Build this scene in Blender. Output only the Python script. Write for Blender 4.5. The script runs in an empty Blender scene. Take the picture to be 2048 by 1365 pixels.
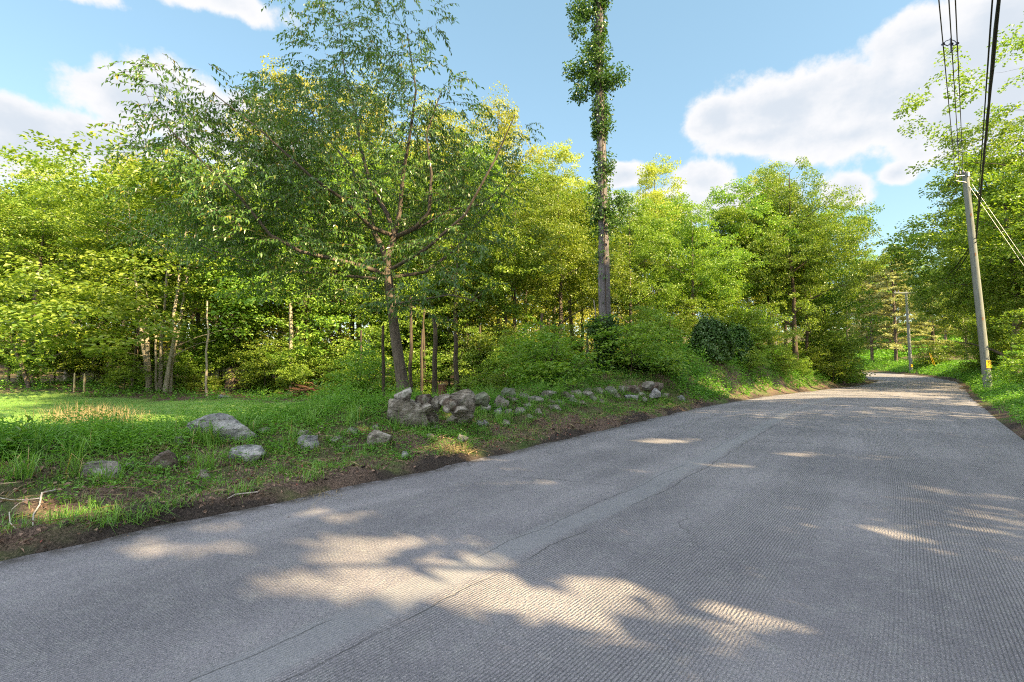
import bpy, math, random
import numpy as np
from mathutils import Vector, noise as mnoise
C = bpy.context.scene.collection
R = math.radians
# ------------------------------------------------------------------ camera
F = 967.0; EYE = np.array([0., 0., 1.6]); PITCH = math.atan(52.0 / F)
cam_d = bpy.data.cameras.new('camera'); cam = bpy.data.objects.new('camera', cam_d); C.objects.link(cam)
cam.location = EYE; cam.rotation_euler = (R(90) + PITCH, 0, 0)
cam_d.sensor_width = 36; cam_d.lens = F / 2048 * 36; cam_d.clip_end = 3000; cam_d.clip_start = .05
bpy.context.scene.camera = cam
bpy.context.scene.cycles.filter_width = 1.1; bpy.context.scene.cycles.use_denoising = False
# ------------------------------------------------------------------ light
SUN_EL = R(34); SUN_AZ = math.atan2(.80, -.60)           # azimuth measured from +Y towards +X
SUN = np.array([math.sin(SUN_AZ) * math.cos(SUN_EL), math.cos(SUN_AZ) * math.cos(SUN_EL), math.sin(SUN_EL)])
SUN_STRENGTH = 5.0; SKY_STRENGTH = .15; EXPOSURE = 2.15
sd = bpy.data.lights.new('sun', 'SUN'); sd.energy = SUN_STRENGTH; sd.angle = R(.55); sd.color = (1, .77, .42)
so = bpy.data.objects.new('sun', sd); C.objects.link(so)
so.rotation_euler = Vector(SUN).to_track_quat('Z', 'Y').to_euler()
vs = bpy.context.scene.view_settings
vs.view_transform = 'Standard'; vs.look = 'None'; vs.exposure = EXPOSURE; vs.gamma = 1; vs.use_curve_mapping = False

def ray(px, py):
    f = np.array([0, math.cos(PITCH), math.sin(PITCH)]); up = np.array([0, -math.sin(PITCH), math.cos(PITCH)])
    return f + np.array([(px - 1024) / F, 0, 0]) + up * (682.5 - py) / F
def at(px, py, Y):                                    # the point seen at a photograph pixel, Y metres ahead
    d = ray(px, py); return EYE + d * (Y / d[1])

class NT:
    def __init__(s, tree): s.t = tree; s.n = tree.nodes; s.l = tree.links
    def node(s, ty, **kw):
        n = s.n.new(ty)
        for k, v in kw.items(): setattr(n, k, v)
        return n
    def put(s, sock, v):
        if hasattr(v, 'is_output') or isinstance(v, bpy.types.NodeSocket): s.l.new(v, sock)
        else: sock.default_value = v
    def math(s, op, a, b=0., c=0., clamp=False):
        n = s.node('ShaderNodeMath', operation=op, use_clamp=clamp)
        s.put(n.inputs[0], a); s.put(n.inputs[1], b); s.put(n.inputs[2], c); return n.outputs[0]
    def mix(s, f, a, b, mode='MIX'):
        n = s.node('ShaderNodeMix', data_type='RGBA', blend_type=mode)
        def col(v): return v if isinstance(v, bpy.types.NodeSocket) else (*v, 1)
        s.put(n.inputs[0], f); s.put(n.inputs[6], col(a)); s.put(n.inputs[7], col(b)); return n.outputs[2]
    def noise(s, vec, scale, detail=4, rough=.55, dist=0., dim='3D'):
        n = s.node('ShaderNodeTexNoise', noise_dimensions=dim)
        if vec is not None: s.l.new(vec, n.inputs['Vector'])
        n.inputs['Scale'].default_value = scale; n.inputs['Detail'].default_value = detail
        n.inputs['Roughness'].default_value = rough; n.inputs['Distortion'].default_value = dist
        return n.outputs['Fac']
    def ramp(s, f, lo, hi):
        n = s.node('ShaderNodeMapRange', interpolation_type='SMOOTHSTEP')
        s.put(n.inputs[0], f); s.put(n.inputs[1], lo); s.put(n.inputs[2], hi); return n.outputs[0]
    def mapping(s, vec, scale=(1, 1, 1), loc=(0, 0, 0), rot=(0, 0, 0)):
        n = s.node('ShaderNodeMapping'); s.l.new(vec, n.inputs[0])
        n.inputs['Location'].default_value = loc; n.inputs['Scale'].default_value = scale; n.inputs['Rotation'].default_value = rot
        return n.outputs[0]

# ------------------------------------------------------------------ world: daylight sky with cumulus placed by azimuth / elevation
def azel(px, py):
    d = ray(px, py); d = d / np.linalg.norm(d); return math.atan2(d[0], d[1]), math.asin(d[2])
w = bpy.data.worlds.new('World'); bpy.context.scene.world = w; w.use_nodes = True
T = NT(w.node_tree); T.n.clear()
sky = T.node('ShaderNodeTexSky', sky_type='NISHITA', sun_disc=False)
sky.sun_elevation = SUN_EL; sky.sun_rotation = SUN_AZ; sky.air_density = 1.2; sky.dust_density = .8; sky.ozone_density = 1.0; sky.altitude = 50
tc = T.node('ShaderNodeTexCoord'); sep = T.node('ShaderNodeSeparateXYZ'); T.l.new(tc.outputs['Generated'], sep.inputs[0])
AZ = T.math('ARCTAN2', sep.outputs[0], sep.outputs[1]); EL = T.math('ARCSINE', sep.outputs[2])
n1 = T.noise(tc.outputs['Generated'], 9, 8, .6); n2 = T.noise(tc.outputs['Generated'], 30, 6, .6)
CL = [(1560, 215, 175, 75), (1760, 200, 230, 95), (1920, 120, 200, 130), (2010, 40, 220, 120), (1440, 235, 68, 42), (1520, 275, 110, 34),
      (1700, 270, 230, 48), (1900, 240, 260, 90), (2300, 150, 350, 190), (1795, 345, 48, 28), (1405, 365, 70, 42), (1250, 350, 60, 28), (1700, 385, 60, 40),
      (60, 260, 150, 55), (200, 290, 190, 55), (30, 300, 180, 60), (260, 195, 140, 60), (380, 215, 180, 75), (480, 290, 200, 60), (-160, 260, 220, 90),
      (110, -46, 130, 36), (300, -58, 260, 44), (2000, 200, 300, 130), (1850, 60, 120, 60), (1300, 420, 300, 40), (700, 350, 200, 50)]
best = None; shade = None
for (px, py, rx, ry) in CL:
    a0, e0 = azel(px, py); a1, e1 = azel(px + rx, py); a2, e2 = azel(px, py - ry)
    ra = abs(a1 - a0) * 1.1; re = abs(e2 - e0) * 1.1
    u = T.math('DIVIDE', T.math('SUBTRACT', AZ, a0), ra); v = T.math('DIVIDE', T.math('SUBTRACT', EL, e0), re)
    d = T.math('SUBTRACT', 1.0, T.math('SQRT', T.math('ADD', T.math('MULTIPLY', u, u), T.math('MULTIPLY', v, v))))
    best = d if best is None else T.math('SMOOTH_MAX', best, d, .25)
f = T.math('ADD', best, T.math('MULTIPLY', T.math('SUBTRACT', n1, .5), 1.5))
f = T.math('ADD', f, T.math('MULTIPLY', T.math('SUBTRACT', n2, .5), .6))
cmask = T.ramp(f, -.10, .26)
# unseen broken cumulus added behind and above the camera, overbright to lift the shade
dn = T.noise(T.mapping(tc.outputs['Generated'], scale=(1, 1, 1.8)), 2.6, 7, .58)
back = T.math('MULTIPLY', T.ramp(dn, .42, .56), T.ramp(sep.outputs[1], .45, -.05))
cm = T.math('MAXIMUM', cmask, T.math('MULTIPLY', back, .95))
soft = T.noise(T.mapping(tc.outputs['Generated'], scale=(1, 1, 2.2), loc=(0, 0, .03)), 7, 5, .6)
# cloud brightness: greyer bellies in view, raised fill brightness behind the camera
belly = T.ramp(T.math('ADD', T.math('MULTIPLY', f, .6), soft), .55, 1.15)
ccol = T.mix(belly, (1.0, 1.0, 1.02), (.74, .81, .90))
ccol_fill = T.mix(soft, (4.6, 4.6, 4.7), (3.0, 3.1, 3.3))
ccol = T.mix(T.ramp(sep.outputs[1], .4, .0), ccol, ccol_fill)
skyc = T.mix(1.0, sky.outputs[0], (SKY_STRENGTH,) * 3, 'MULTIPLY')
skyc = T.mix(.5, skyc, (.13, .235, .30))
skyc = T.mix(1.0, skyc, (.56, .56, .53), 'MULTIPLY')
cl = T.mix(1.0, ccol, (.225, .225, .225), 'MULTIPLY')
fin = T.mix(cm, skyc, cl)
# one Background, strength inside the advised range; colours are divided by it
bg = T.node('ShaderNodeBackground'); bg.inputs[1].default_value = SKY_STRENGTH
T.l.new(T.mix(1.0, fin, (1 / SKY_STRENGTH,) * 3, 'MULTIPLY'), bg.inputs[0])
wo = T.node('ShaderNodeOutputWorld'); T.l.new(bg.outputs[0], wo.inputs[0])
w.cycles.sampling_method = 'MANUAL'; w.cycles.sample_map_resolution = 512

# ------------------------------------------------------------------ materials
def new_mat(name):
    m = bpy.data.materials.new(name); m.use_nodes = True; t = NT(m.node_tree); t.n.clear()
    out = t.node('ShaderNodeOutputMaterial'); return m, t, out
def principled(t, out, col, rough=.8, spec=.3, bump=None, bstr=.5, bdist=.02):
    p = t.node('ShaderNodeBsdfPrincipled'); t.put(p.inputs['Base Color'], col if isinstance(col, bpy.types.NodeSocket) else (*col, 1))
    t.put(p.inputs['Roughness'], rough); p.inputs['Specular IOR Level'].default_value = spec
    if bump is not None:
        b = t.node('ShaderNodeBump'); b.inputs['Strength'].default_value = bstr; b.inputs['Distance'].default_value = bdist
        t.l.new(bump, b.inputs['Height']); t.l.new(b.outputs[0], p.inputs['Normal'])
    if out is not None: t.l.new(p.outputs[0], out.inputs[0])
    return p
def leaf_mat(name, ca, cb, cc=None, trans=.4, rough=.42, spec=.5, tint=(1.2, 1.25, .5)):
    m, t, out = new_mat(name)
    g = t.node('ShaderNodeNewGeometry'); oi = t.node('ShaderNodeObjectInfo')
    tcn = t.node('ShaderNodeTexCoord')
    big = t.noise(tcn.outputs['Object'], .55, 2)
    r = t.math('ADD', t.math('MULTIPLY', g.outputs['Random Per Island'], .65), t.math('MULTIPLY', t.math('SUBTRACT', big, .32), .9), clamp=True)
    col = t.mix(r, ca, cb)
    if cc: col = t.mix(t.ramp(g.outputs['Random Per Island'], .955, .975), col, cc)
    hs = t.node('ShaderNodeHueSaturation')
    t.put(hs.inputs['Hue'], t.math('ADD', .485, t.math('MULTIPLY', oi.outputs['Random'], .03)))
    t.put(hs.inputs['Value'], t.math('ADD', .82, t.math('MULTIPLY', oi.outputs['Random'], .4)))
    t.l.new(col, hs.inputs['Color'])
    p = principled(t, None, hs.outputs[0], rough, spec)
    tr = t.node('ShaderNodeBsdfTranslucent'); t.l.new(t.mix(1.0, hs.outputs[0], tint, 'MULTIPLY'), tr.inputs[0])
    mx = t.node('ShaderNodeMixShader'); mx.inputs[0].default_value = trans
    t.l.new(p.outputs[0], mx.inputs[1]); t.l.new(tr.outputs[0], mx.inputs[2]); t.l.new(mx.outputs[0], out.inputs[0])
    return m
def bark_mat(name, ca, cb, sc=(9, 9, 1.6), spots=None, bstr=.8):
    m, t, out = new_mat(name); tcn = t.node('ShaderNodeTexCoord')
    v = t.mapping(tcn.outputs['Object'], scale=sc)
    n = t.noise(v, 2.2, 6, .65, .6); b = t.noise(tcn.outputs['Object'], 1.3, 3)
    col = t.mix(t.ramp(n, .3, .7), ca, cb); col = t.mix(t.math('MULTIPLY', b, .45), col, tuple(x * 1.35 for x in cb))
    if spots: col = t.mix(t.ramp(t.noise(tcn.outputs['Object'], 7, 4), .58, .66), col, spots)
    principled(t, out, col, .85, .2, n, bstr, .03); return m
M = {}
M['leaf_wood'] = leaf_mat('woodland_leaves', (.080, .180, .024), (.29, .37, .048))
M['leaf_sunlit'] = leaf_mat('sunlit_woodland_leaves', (.25, .32, .045), (.42, .42, .08), tint=(1.25, 1.2, .5))  # woodland leaves again, paled and yellowed in colour to look sunlit
M['leaf_cherry'] = leaf_mat('glossy_pointed_leaves', (.030, .092, .024), (.15, .235, .032), (.30, .24, .04), trans=.35, rough=.33, spec=.6)
M['leaf_vine'] = leaf_mat('dark_vine_leaves', (.034, .11, .028), (.10, .20, .036), trans=.25, rough=.4, spec=.5)
M['leaf_weed'] = leaf_mat('weed_leaves', (.080, .22, .03), (.20, .36, .045), trans=.4, rough=.5)
M['leaf_conifer'] = leaf_mat('conifer_needles', (.22, .26, .10), (.46, .44, .19), trans=.25, rough=.6)
M['grass'] = leaf_mat('grass_blades', (.085, .20, .032), (.22, .35, .055), (.36, .26, .11), trans=.35, rough=.5)
M['dry'] = leaf_mat('dry_grass', (.22, .17, .08), (.38, .31, .16), trans=.3, rough=.7, tint=(1, 1, .8))
M['litter'] = leaf_mat('fallen_leaves', (.06, .036, .028), (.36, .24, .17), (.26, .07, .05), trans=.1, rough=.8, tint=(1, 1, 1))
M['bark'] = bark_mat('grey_brown_bark', (.035, .028, .024), (.135, .11, .088))
M['bark_pale'] = bark_mat('pale_smooth_bark', (.14, .12, .09), (.30, .265, .21), bstr=.3)
M['bark_dark'] = bark_mat('dark_forest_bark', (.028, .021, .016), (.085, .066, .05))
M['bark_dead'] = bark_mat('weathered_grey_bark', (.042, .037, .042), (.165, .15, .16), sc=(14, 14, 1.0), bstr=1)
M['bark_red'] = bark_mat('reddish_brown_bark', (.045, .022, .014), (.16, .085, .05), sc=(12, 12, 1.2), bstr=1)
M['pole_wood'] = bark_mat('weathered_pole_wood', (.085, .092, .085), (.18, .195, .185), sc=(16, 16, .7), bstr=.25)
M['twig'] = bark_mat('bleached_dead_wood', (.20, .17, .15), (.45, .40, .36), bstr=.3)

def rock_mat(name, ca, cb, lichen, moss=.15):
    m, t, out = new_mat(name); tcn = t.node('ShaderNodeTexCoord'); v = tcn.outputs['Object']
    n = t.noise(v, 5, 8, .7); s = t.noise(t.mapping(v, scale=(1, 1, 5), rot=(.3, .2, 0)), 5, 5, .6)
    col = t.mix(t.ramp(n, .3, .7), ca, cb); col = t.mix(t.ramp(s, .52, .62), col, tuple(x * .62 for x in ca))
    col = t.mix(t.math('MULTIPLY', t.ramp(t.noise(v, 3.1, 6, .7), .52, .60), .8), col, lichen)
    col = t.mix(t.ramp(t.noise(v, 2.1, 4), .66 - moss * .3, .74), col, (.07, .10, .035))
    principled(t, out, col, .85, .25, t.math('ADD', n, s), .7, .03); return m
M['rock'] = rock_mat('grey_fieldstone', (.11, .10, .09), (.26, .24, .21), (.31, .30, .28))
M['rock_warm'] = rock_mat('buff_fieldstone', (.10, .09, .075), (.23, .205, .17), (.30, .28, .25))
M['rock_dark'] = rock_mat('dark_brown_fieldstone', (.05, .038, .03), (.14, .11, .088), (.2, .185, .16))
M['rock_green'] = rock_mat('mossy_fieldstone', (.08, .09, .065), (.19, .20, .15), (.25, .26, .22), .5)
M['rock_pale'] = rock_mat('pale_grey_stone', (.13, .13, .135), (.27, .27, .275), (.36, .355, .35), .0)

def simple_mat(name, col, rough=.6, spec=.4, metal=0):
    m, t, out = new_mat(name); tcn = t.node('ShaderNodeTexCoord')
    n = t.noise(tcn.outputs['Object'], 14, 5)
    c = t.mix(t.ramp(n, .3, .75), tuple(x * .8 for x in col), col)
    p = principled(t, out, c, rough, spec); p.inputs['Metallic'].default_value = metal; return m
M['cable'] = simple_mat('black_cable', (.012, .012, .02))
M['cable_brown'] = simple_mat('grey_conductor', (.10, .075, .06))
M['steel'] = simple_mat('galvanised_steel', (.42, .43, .44), .45, .5, .7)
M['yellow'] = simple_mat('yellow_marker', (.80, .48, .01), .4)
M['black'] = simple_mat('black_plastic', (.02, .02, .02), .5)
M['insul'] = simple_mat('grey_polymer', (.12, .12, .20), .4)
M['cutwood'] = simple_mat('cut_wood', (.42, .33, .20), .8)

# ------------------------------------------------------------------ mesh helpers
class MB:
    def __init__(s): s.v = []; s.f = []; s.n = 0
    def add(s, V, Fc, mi=0, smooth=False):
        V = np.asarray(V, float).reshape(-1, 3); Fc = np.asarray(Fc, int)
        if len(V) == 0 or len(Fc) == 0: return
        s.v.append(V); s.f.append((Fc + s.n, mi, smooth)); s.n += len(V)
    def merge(s, o, mi=None):
        for V in o.v: s.v.append(V)
        for Fc, m, sm in o.f: s.f.append((Fc + s.n, m if mi is None else mi, sm))
        s.n += o.n
    def tube(s, pts, rad, seg=7, mi=0, cap=True, rough=0., rng=None):
        pts = np.asarray(pts, float); n = len(pts); rad = np.broadcast_to(rad, n)
        tan = np.gradient(pts, axis=0); tan /= np.linalg.norm(tan, axis=1)[:, None] + 1e-9
        ref = np.array([1., 0, 0]) if abs(tan[0][0]) < .8 else np.array([0, 1., 0]); V = []
        a = np.linspace(0, 2 * np.pi, seg, endpoint=False)
        for i in range(n):
            u = ref - tan[i] * ref.dot(tan[i]); u /= np.linalg.norm(u) + 1e-9; ref = u; w_ = np.cross(tan[i], u)
            rr = rad[i] * (1 + (rng.uniform(-rough, rough, seg) if rng is not None and rough else 0))
            V.append(pts[i] + (np.cos(a) * rr)[:, None] * u + (np.sin(a) * rr)[:, None] * w_)
        V = np.concatenate(V); k = np.arange(seg); k2 = (k + 1) % seg
        Fc = np.concatenate([np.stack([i * seg + k, i * seg + k2, (i + 1) * seg + k2, (i + 1) * seg + k], 1) for i in range(n - 1)])
        s.add(V, Fc, mi, True)
        if cap and rad[-1] > .012: s.add(V[-seg:], [list(range(seg))], mi)
    def box(s, c, size, rot=None, mi=0):
        x, y, z = [d / 2 for d in size]
        V = np.array([[a, b, d] for a in (-x, x) for b in (-y, y) for d in (-z, z)])
        if rot is not None: V = V @ np.array(rot).T
        s.add(V + np.array(c), [[0, 1, 3, 2], [4, 6, 7, 5], [0, 4, 5, 1], [2, 3, 7, 6], [0, 2, 6, 4], [1, 5, 7, 3]], mi)
    def mesh(s, name, mats):
        me = bpy.data.meshes.new(name); V = np.concatenate(s.v) if s.v else np.zeros((0, 3))
        me.vertices.add(len(V)); me.vertices.foreach_set('co', V.astype(np.float32).ravel())
        tot = np.concatenate([np.full(len(Fc), Fc.shape[1]) for Fc, _, _ in s.f]); loops = np.concatenate([Fc.ravel() for Fc, _, _ in s.f])
        me.loops.add(len(loops)); me.loops.foreach_set('vertex_index', loops.astype(np.int32))
        me.polygons.add(len(tot)); me.polygons.foreach_set('loop_start', np.concatenate([[0], np.cumsum(tot)[:-1]]).astype(np.int32))
        me.polygons.foreach_set('material_index', np.concatenate([np.full(len(Fc), mi) for Fc, mi, _ in s.f]).astype(np.int32))
        me.polygons.foreach_set('use_smooth', np.concatenate([np.full(len(Fc), sm) for Fc, _, sm in s.f]))
        for m in (mats if isinstance(mats, (list, tuple)) else [mats]): me.materials.append(m)
        me.update(calc_edges=True); me.validate(); return me
    def build(s, name, mats, parent=None, loc=None):
        o = bpy.data.objects.new(name, s.mesh(name, mats)); C.objects.link(o)
        if parent is not None: o.parent = parent
        if loc is not None: o.location = loc
        return o
def tag(o, label=None, cat=None, group=None, kind=None):
    for k, v in (('label', label), ('category', cat), ('group', group), ('kind', kind)):
        if v: o[k] = v
    return o
def empty(name, loc, rz=0., label=None, cat=None, group=None):
    o = bpy.data.objects.new(name, None); C.objects.link(o); o.location = loc; o.rotation_euler = (0, 0, rz); o.empty_display_size = .2
    return tag(o, label, cat, group)
def obj_of(me, name, parent):
    o = bpy.data.objects.new(name, me); C.objects.link(o); o.parent = parent; return o

# leaves: kite of two triangles folded along the midrib
def leaves(mb, Pn, L, W, yaw, pitch, roll, mi=0, fold=.25, curl=.0):
    n = len(Pn)
    if n == 0: return
    L = np.broadcast_to(L, n); W = np.broadcast_to(W, n)
    d = np.stack([np.cos(yaw) * np.cos(pitch), np.sin(yaw) * np.cos(pitch), np.sin(pitch)], 1)
    s = np.stack([-np.sin(yaw), np.cos(yaw), np.zeros(n)], 1); nn = np.cross(d, s)
    s2 = s * np.cos(roll)[:, None] + nn * np.sin(roll)[:, None]; n2 = np.cross(d, s2)
    b = Pn; tip = Pn + d * L[:, None] + n2 * (-.12 * L)[:, None]
    mid = Pn + d * (.45 * L)[:, None]
    l = mid + s2 * (W / 2)[:, None] + n2 * (W * fold)[:, None]; r = mid - s2 * (W / 2)[:, None] + n2 * (W * fold)[:, None]
    V = np.stack([b, l, tip, r], 1).reshape(-1, 3); i = np.arange(n)[:, None] * 4
    mb.add(V, np.concatenate([i + np.array([[0, 3, 2]]), i + np.array([[0, 2, 1]])]), mi)

def sm(x, a, b):
    t = np.clip((x - a) / (b - a), 0, 1); return t * t * (3 - 2 * t)

# ------------------------------------------------------------------ road layout and terrain
LE = np.array([(-36, -36), (-17, -11), (-10.6, -3.6), (-4.25, 4.), (-.79, 8.14), (3.3, 13.6), (7.5, 19.2), (13.6, 25.9), (21, 32.6), (29.0, 39.5), (35.2, 47.5), (39.5, 57), (42.5, 68), (43, 82), (38, 100), (28, 120)], float)
RE = np.array([(-28, -42), (-9, -17), (-3.2, -8.2), (2.9, .2), (10.6, 10.), (14.2, 14.2), (17.9, 18.4), (22.1, 23.3), (27.2, 29.0), (35.7, 38.5), (43.0, 47.5), (49.3, 58.5), (52.2, 70), (52.6, 84), (48, 103), (38, 125)], float)
def smooth_poly(Pp, n):
    t = np.concatenate([[0], np.cumsum(np.linalg.norm(np.diff(Pp, axis=0), axis=1))]); tt = np.linspace(0, t[-1], n)
    out = np.stack([np.interp(tt, t, Pp[:, k]) for k in (0, 1)], 1)
    for _ in range(3): out[1:-1] = (out[:-2] + 2 * out[1:-1] + out[2:]) / 4
    return out
NR = 420
LEs, REs = smooth_poly(LE, NR), smooth_poly(RE, NR)
def sdist(Pl, x, y):                                  # signed distance, positive to the left of the line
    x = np.asarray(x, float).ravel(); y = np.asarray(y, float).ravel(); Q = Pl[::4]
    best = np.full(len(x), 1e9); sgn = np.ones(len(x))
    for i in range(len(Q) - 1):
        a, b = Q[i], Q[i + 1]; ab = b - a; L2 = ab.dot(ab)
        t = np.clip(((x - a[0]) * ab[0] + (y - a[1]) * ab[1]) / L2, 0, 1)
        dx = x - a[0] - t * ab[0]; dy = y - a[1] - t * ab[1]; dd = np.hypot(dx, dy)
        m = dd < best - 1e-9; best[m] = dd[m]; sgn[m] = np.sign(ab[0] * dy[m] - ab[1] * dx[m])
    return best * sgn
def zp(y): y = np.asarray(y, float); return .0225 * 6 * np.log1p(np.exp((np.clip(y, -50, 110) - 32) / 6))
_r = np.random.default_rng(5); WV = [(_r.uniform(-1, 1, 2) * fr, _r.uniform(0, 6.28), am) for fr, am in [(.5, .05)] * 4 + [(1.6, .022)] * 6 + [(5, .010)] * 8]
def wob(x, y): return sum(am * np.sin(x * k[0] * 2 + y * k[1] * 2 + ph) for k, ph, am in WV)
FV = [(_r.uniform(-1, 1, 2) * fr, _r.uniform(0, 6.28), am) for fr, am in [(9, .016)] * 6 + [(20, .010)] * 8]
def fine(x, y): return sum(am * np.sin(x * k[0] * 2 + y * k[1] * 2 + ph) for k, ph, am in FV)
def ground(x, y):
    x = np.asarray(x, float); y = np.asarray(y, float); shp = x.shape; x = x.ravel(); y = y.ravel()
    sl = sdist(LEs, x, y); sr = -sdist(REs, x, y)
    A = np.interp(y, [0, 8, 12, 20, 28, 36, 46], [.50, .55, .55, .85, 1.2, 1.0, .5])
    Pf = A * (.08 + .80 * sm(x, -5, 3))
    hl = Pf * sm(sl, 0, 3.4) + (A - Pf) * np.exp(-((sl - 3.4) / 1.5) ** 2) * sm(sl, 0, 2) + .07 * sm(sl, .0, .16) + .05 * np.exp(-((sl - .42) / .22) ** 2)
    hl = hl + wob(x, y) * sm(sl, .1, 1.2) * (.25 + .75 * sm(x, -6, 2) + .6 * np.exp(-((sl - 3) / 2) ** 2)) + fine(x, y) * sm(sl, 0, .1) * (1 - sm(sl, 1.2, 3)) * .9
    hl = hl + np.interp(y, [15.5, 20, 26, 34, 42], [0, .55, 1.15, .8, .15]) * sm(sl, .25, 1.9) * (1 - .5 * sm(sl, 6, 12)) * sm(x, -1, 6)
    hl = hl + .5 * sm(sl, 18, 30) + 6 * sm(sl, 42, 110)
    hr = .07 * sm(sr, 0, .2) + .45 * sm(sr, .2, 4) + .6 * sm(sr, .6, 5) * sm(y, 18, 30) + 3.2 * sm(sr, 5, 26) + 8 * sm(sr, 26, 80) + wob(x, y) * sm(sr, .1, 1.5)
    h = np.where(sl > 0, hl, np.where(sr > 0, hr, 0)); ins = np.minimum(-sl, -sr)
    h = h - .05 * sm(ins, -.02, .10)
    # a turf lump heaved against the road edge
    for (cx, cy, a, s_) in ((1.45, 12.1, .17, .32), (1.0, 11.6, .10, .25), (3.7, 14.8, .08, .3), (-.9, 8.9, .07, .2)):
        h = h + np.where(sl > 0, a * np.exp(-((x - cx) ** 2 + (y - cy) ** 2) / s_ ** 2), 0) * (1 + 6 * fine(x, y))
    return (h + zp(y)).reshape(shp)
def gz(x, y): return float(ground(np.array([x]), np.array([y]))[0])
def hit(px, py, lo=2.5, hi=140):                      # where the line of sight meets the terrain
    d = ray(px, py); d = d / d[1]; ts = np.concatenate([np.arange(lo, 30, .08), np.arange(30, hi, .4)])
    Pp = EYE + ts[:, None] * d; g = ground(Pp[:, 0], Pp[:, 1]); k = np.where(Pp[:, 2] <= g)[0]
    return Pp[k[0]] if len(k) else Pp[-1]

# ground sheet: fine near the road verge, coarse to the horizon
def axis(lo, hi, f0, f1, df, gr=1.09):
    a = list(np.arange(f0, f1, df)); st = df
    while a[-1] < hi: st *= gr; a.append(a[-1] + st)
    st = df
    while a[0] > lo: st *= gr; a.insert(0, a[0] - st)
    return np.array(a)
gx = axis(-900, 900, -12, 9, .085); gy = axis(-300, 1200, 2.5, 19, .085)
X, Y = np.meshgrid(gx, gy); Z = ground(X, Y)
nx, ny = len(gx), len(gy); idx = np.arange(nx * ny).reshape(ny, nx)
gb = MB(); gb.add(np.stack([X, Y, Z], -1).reshape(-1, 3), np.stack([idx[:-1, :-1], idx[:-1, 1:], idx[1:, 1:], idx[1:, :-1]], -1).reshape(-1, 4), 0, True)
m, t, out = new_mat('forest_soil_and_turf'); tcn = t.node('ShaderNodeTexCoord'); v = tcn.outputs['Object']
n = t.noise(v, 9, 8, .7); nb = t.noise(v, .8, 5, .6); n3 = t.noise(v, 45, 5, .7)
at_ = t.node('ShaderNodeAttribute', attribute_name='soil')
turf = t.mix(t.ramp(n, .35, .65), (.045, .075, .022), (.10, .13, .04))
lit = t.mix(t.ramp(n3, .35, .7), (.060, .042, .034), (.22, .155, .12))
lit = t.mix(t.ramp(nb, .45, .62), lit, turf)
soil = t.mix(t.ramp(n3, .35, .75), (.028, .022, .020), (.095, .076, .064))
atl = t.node('ShaderNodeAttribute', attribute_name='lawn')
lawnc = t.mix(t.ramp(nb, .35, .7), (.12, .24, .055), (.20, .30, .07)); lawnc = t.mix(t.math('MULTIPLY', n3, .4), lawnc, (.15, .24, .07))
col = t.mix(at_.outputs['Fac'], lit, soil); col = t.mix(atl.outputs['Fac'], col, lawnc)
principled(t, out, col, .95, .15, t.math('ADD', n, n3), .9, .035)
gr_o = gb.build('ground', m); tag(gr_o, kind='structure')
sl = sdist(LEs, X, Y); sr = -sdist(REs, X, Y); xr, yr = X.ravel(), Y.ravel()
edge = np.where(sl > 0, sl, np.where(sr > 0, sr, 0)); edge = edge + wob(xr * 2, yr * 2) * 1.6
soilv = 1 - sm(edge, .04, .22)
gr_o.data.attributes.new('soil', 'FLOAT', 'POINT').data.foreach_set('value', soilv.astype(np.float32))
def lawn_w(x, y, s):
    jag = wob(x * 1.5, y * 1.5) * 3
    return sm(s + jag, 4.9, 5.9) * (1 - sm(y + jag * 2 + (x + 9) * .12, 20.0, 21.0)) * (1 - sm(x - (y - 14) * .12 + jag * 2, -4.2, -3.4))
lw = np.where(sl > 0, lawn_w(xr, yr, sl), 0)
gr_o.data.attributes.new('lawn', 'FLOAT', 'POINT').data.foreach_set('value', lw.astype(np.float32))

# road strip
nc = 14; rb = MB(); tt = np.linspace(0, 1, nc); V = []; UVs = []
mid = (LEs + REs) / 2; vv = np.concatenate([[0], np.cumsum(np.linalg.norm(np.diff(mid, axis=0), axis=1))])
# finer strip rows
for i in range(NR):
    jl = .05 * math.sin(i * 1.3) + .04 * math.sin(i * 2.9 + 1); wdt = np.linalg.norm(REs[i] - LEs[i])
    for k in tt:
        p = LEs[i] * (1 - k) + REs[i] * k
        if k == 0: p = p + (LEs[i] - REs[i]) / wdt * jl
        V.append((p[0], p[1], float(zp(p[1])) + .03 * math.sin(k * math.pi) + .012)); UVs.append((k * wdt, vv[i]))
rid = np.arange(NR * nc).reshape(NR, nc)
Fr = np.stack([rid[:-1, :-1], rid[:-1, 1:], rid[1:, 1:], rid[1:, :-1]], -1).reshape(-1, 4)
rb.add(V, Fr, 0, True)
# broken asphalt edge skirt
for side in (0, nc - 1):
    a = rid[:, side]; Va = np.array(V)[a]; Vb = Va - [0, 0, .08]; j = np.arange(NR - 1)
    rb.add(np.concatenate([Va, Vb]), np.stack([j, j + 1, j + 1 + NR, j + NR], 1), 0)
UV = np.array(UVs)
m, t, out = new_mat('milled_asphalt'); uvn = t.node('ShaderNodeUVMap', uv_map='road_uv'); su = t.node('ShaderNodeSeparateXYZ'); t.l.new(uvn.outputs[0], su.inputs[0])
tcn = t.node('ShaderNodeTexCoord'); v = tcn.outputs['Object']; U, Vv = su.outputs[0], su.outputs[1]
wv = t.noise(v, 1.1, 3); fn = t.noise(v, 60, 4, .7); md = t.noise(v, 7, 6, .65); bg_ = t.noise(v, .45, 4, .6); stone = t.noise(v, 130, 2, .6)
u2 = t.math('ADD', U, t.math('MULTIPLY', wv, .025))
groove = t.math('SINE', t.math('MULTIPLY', u2, 2 * math.pi / .024))
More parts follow.
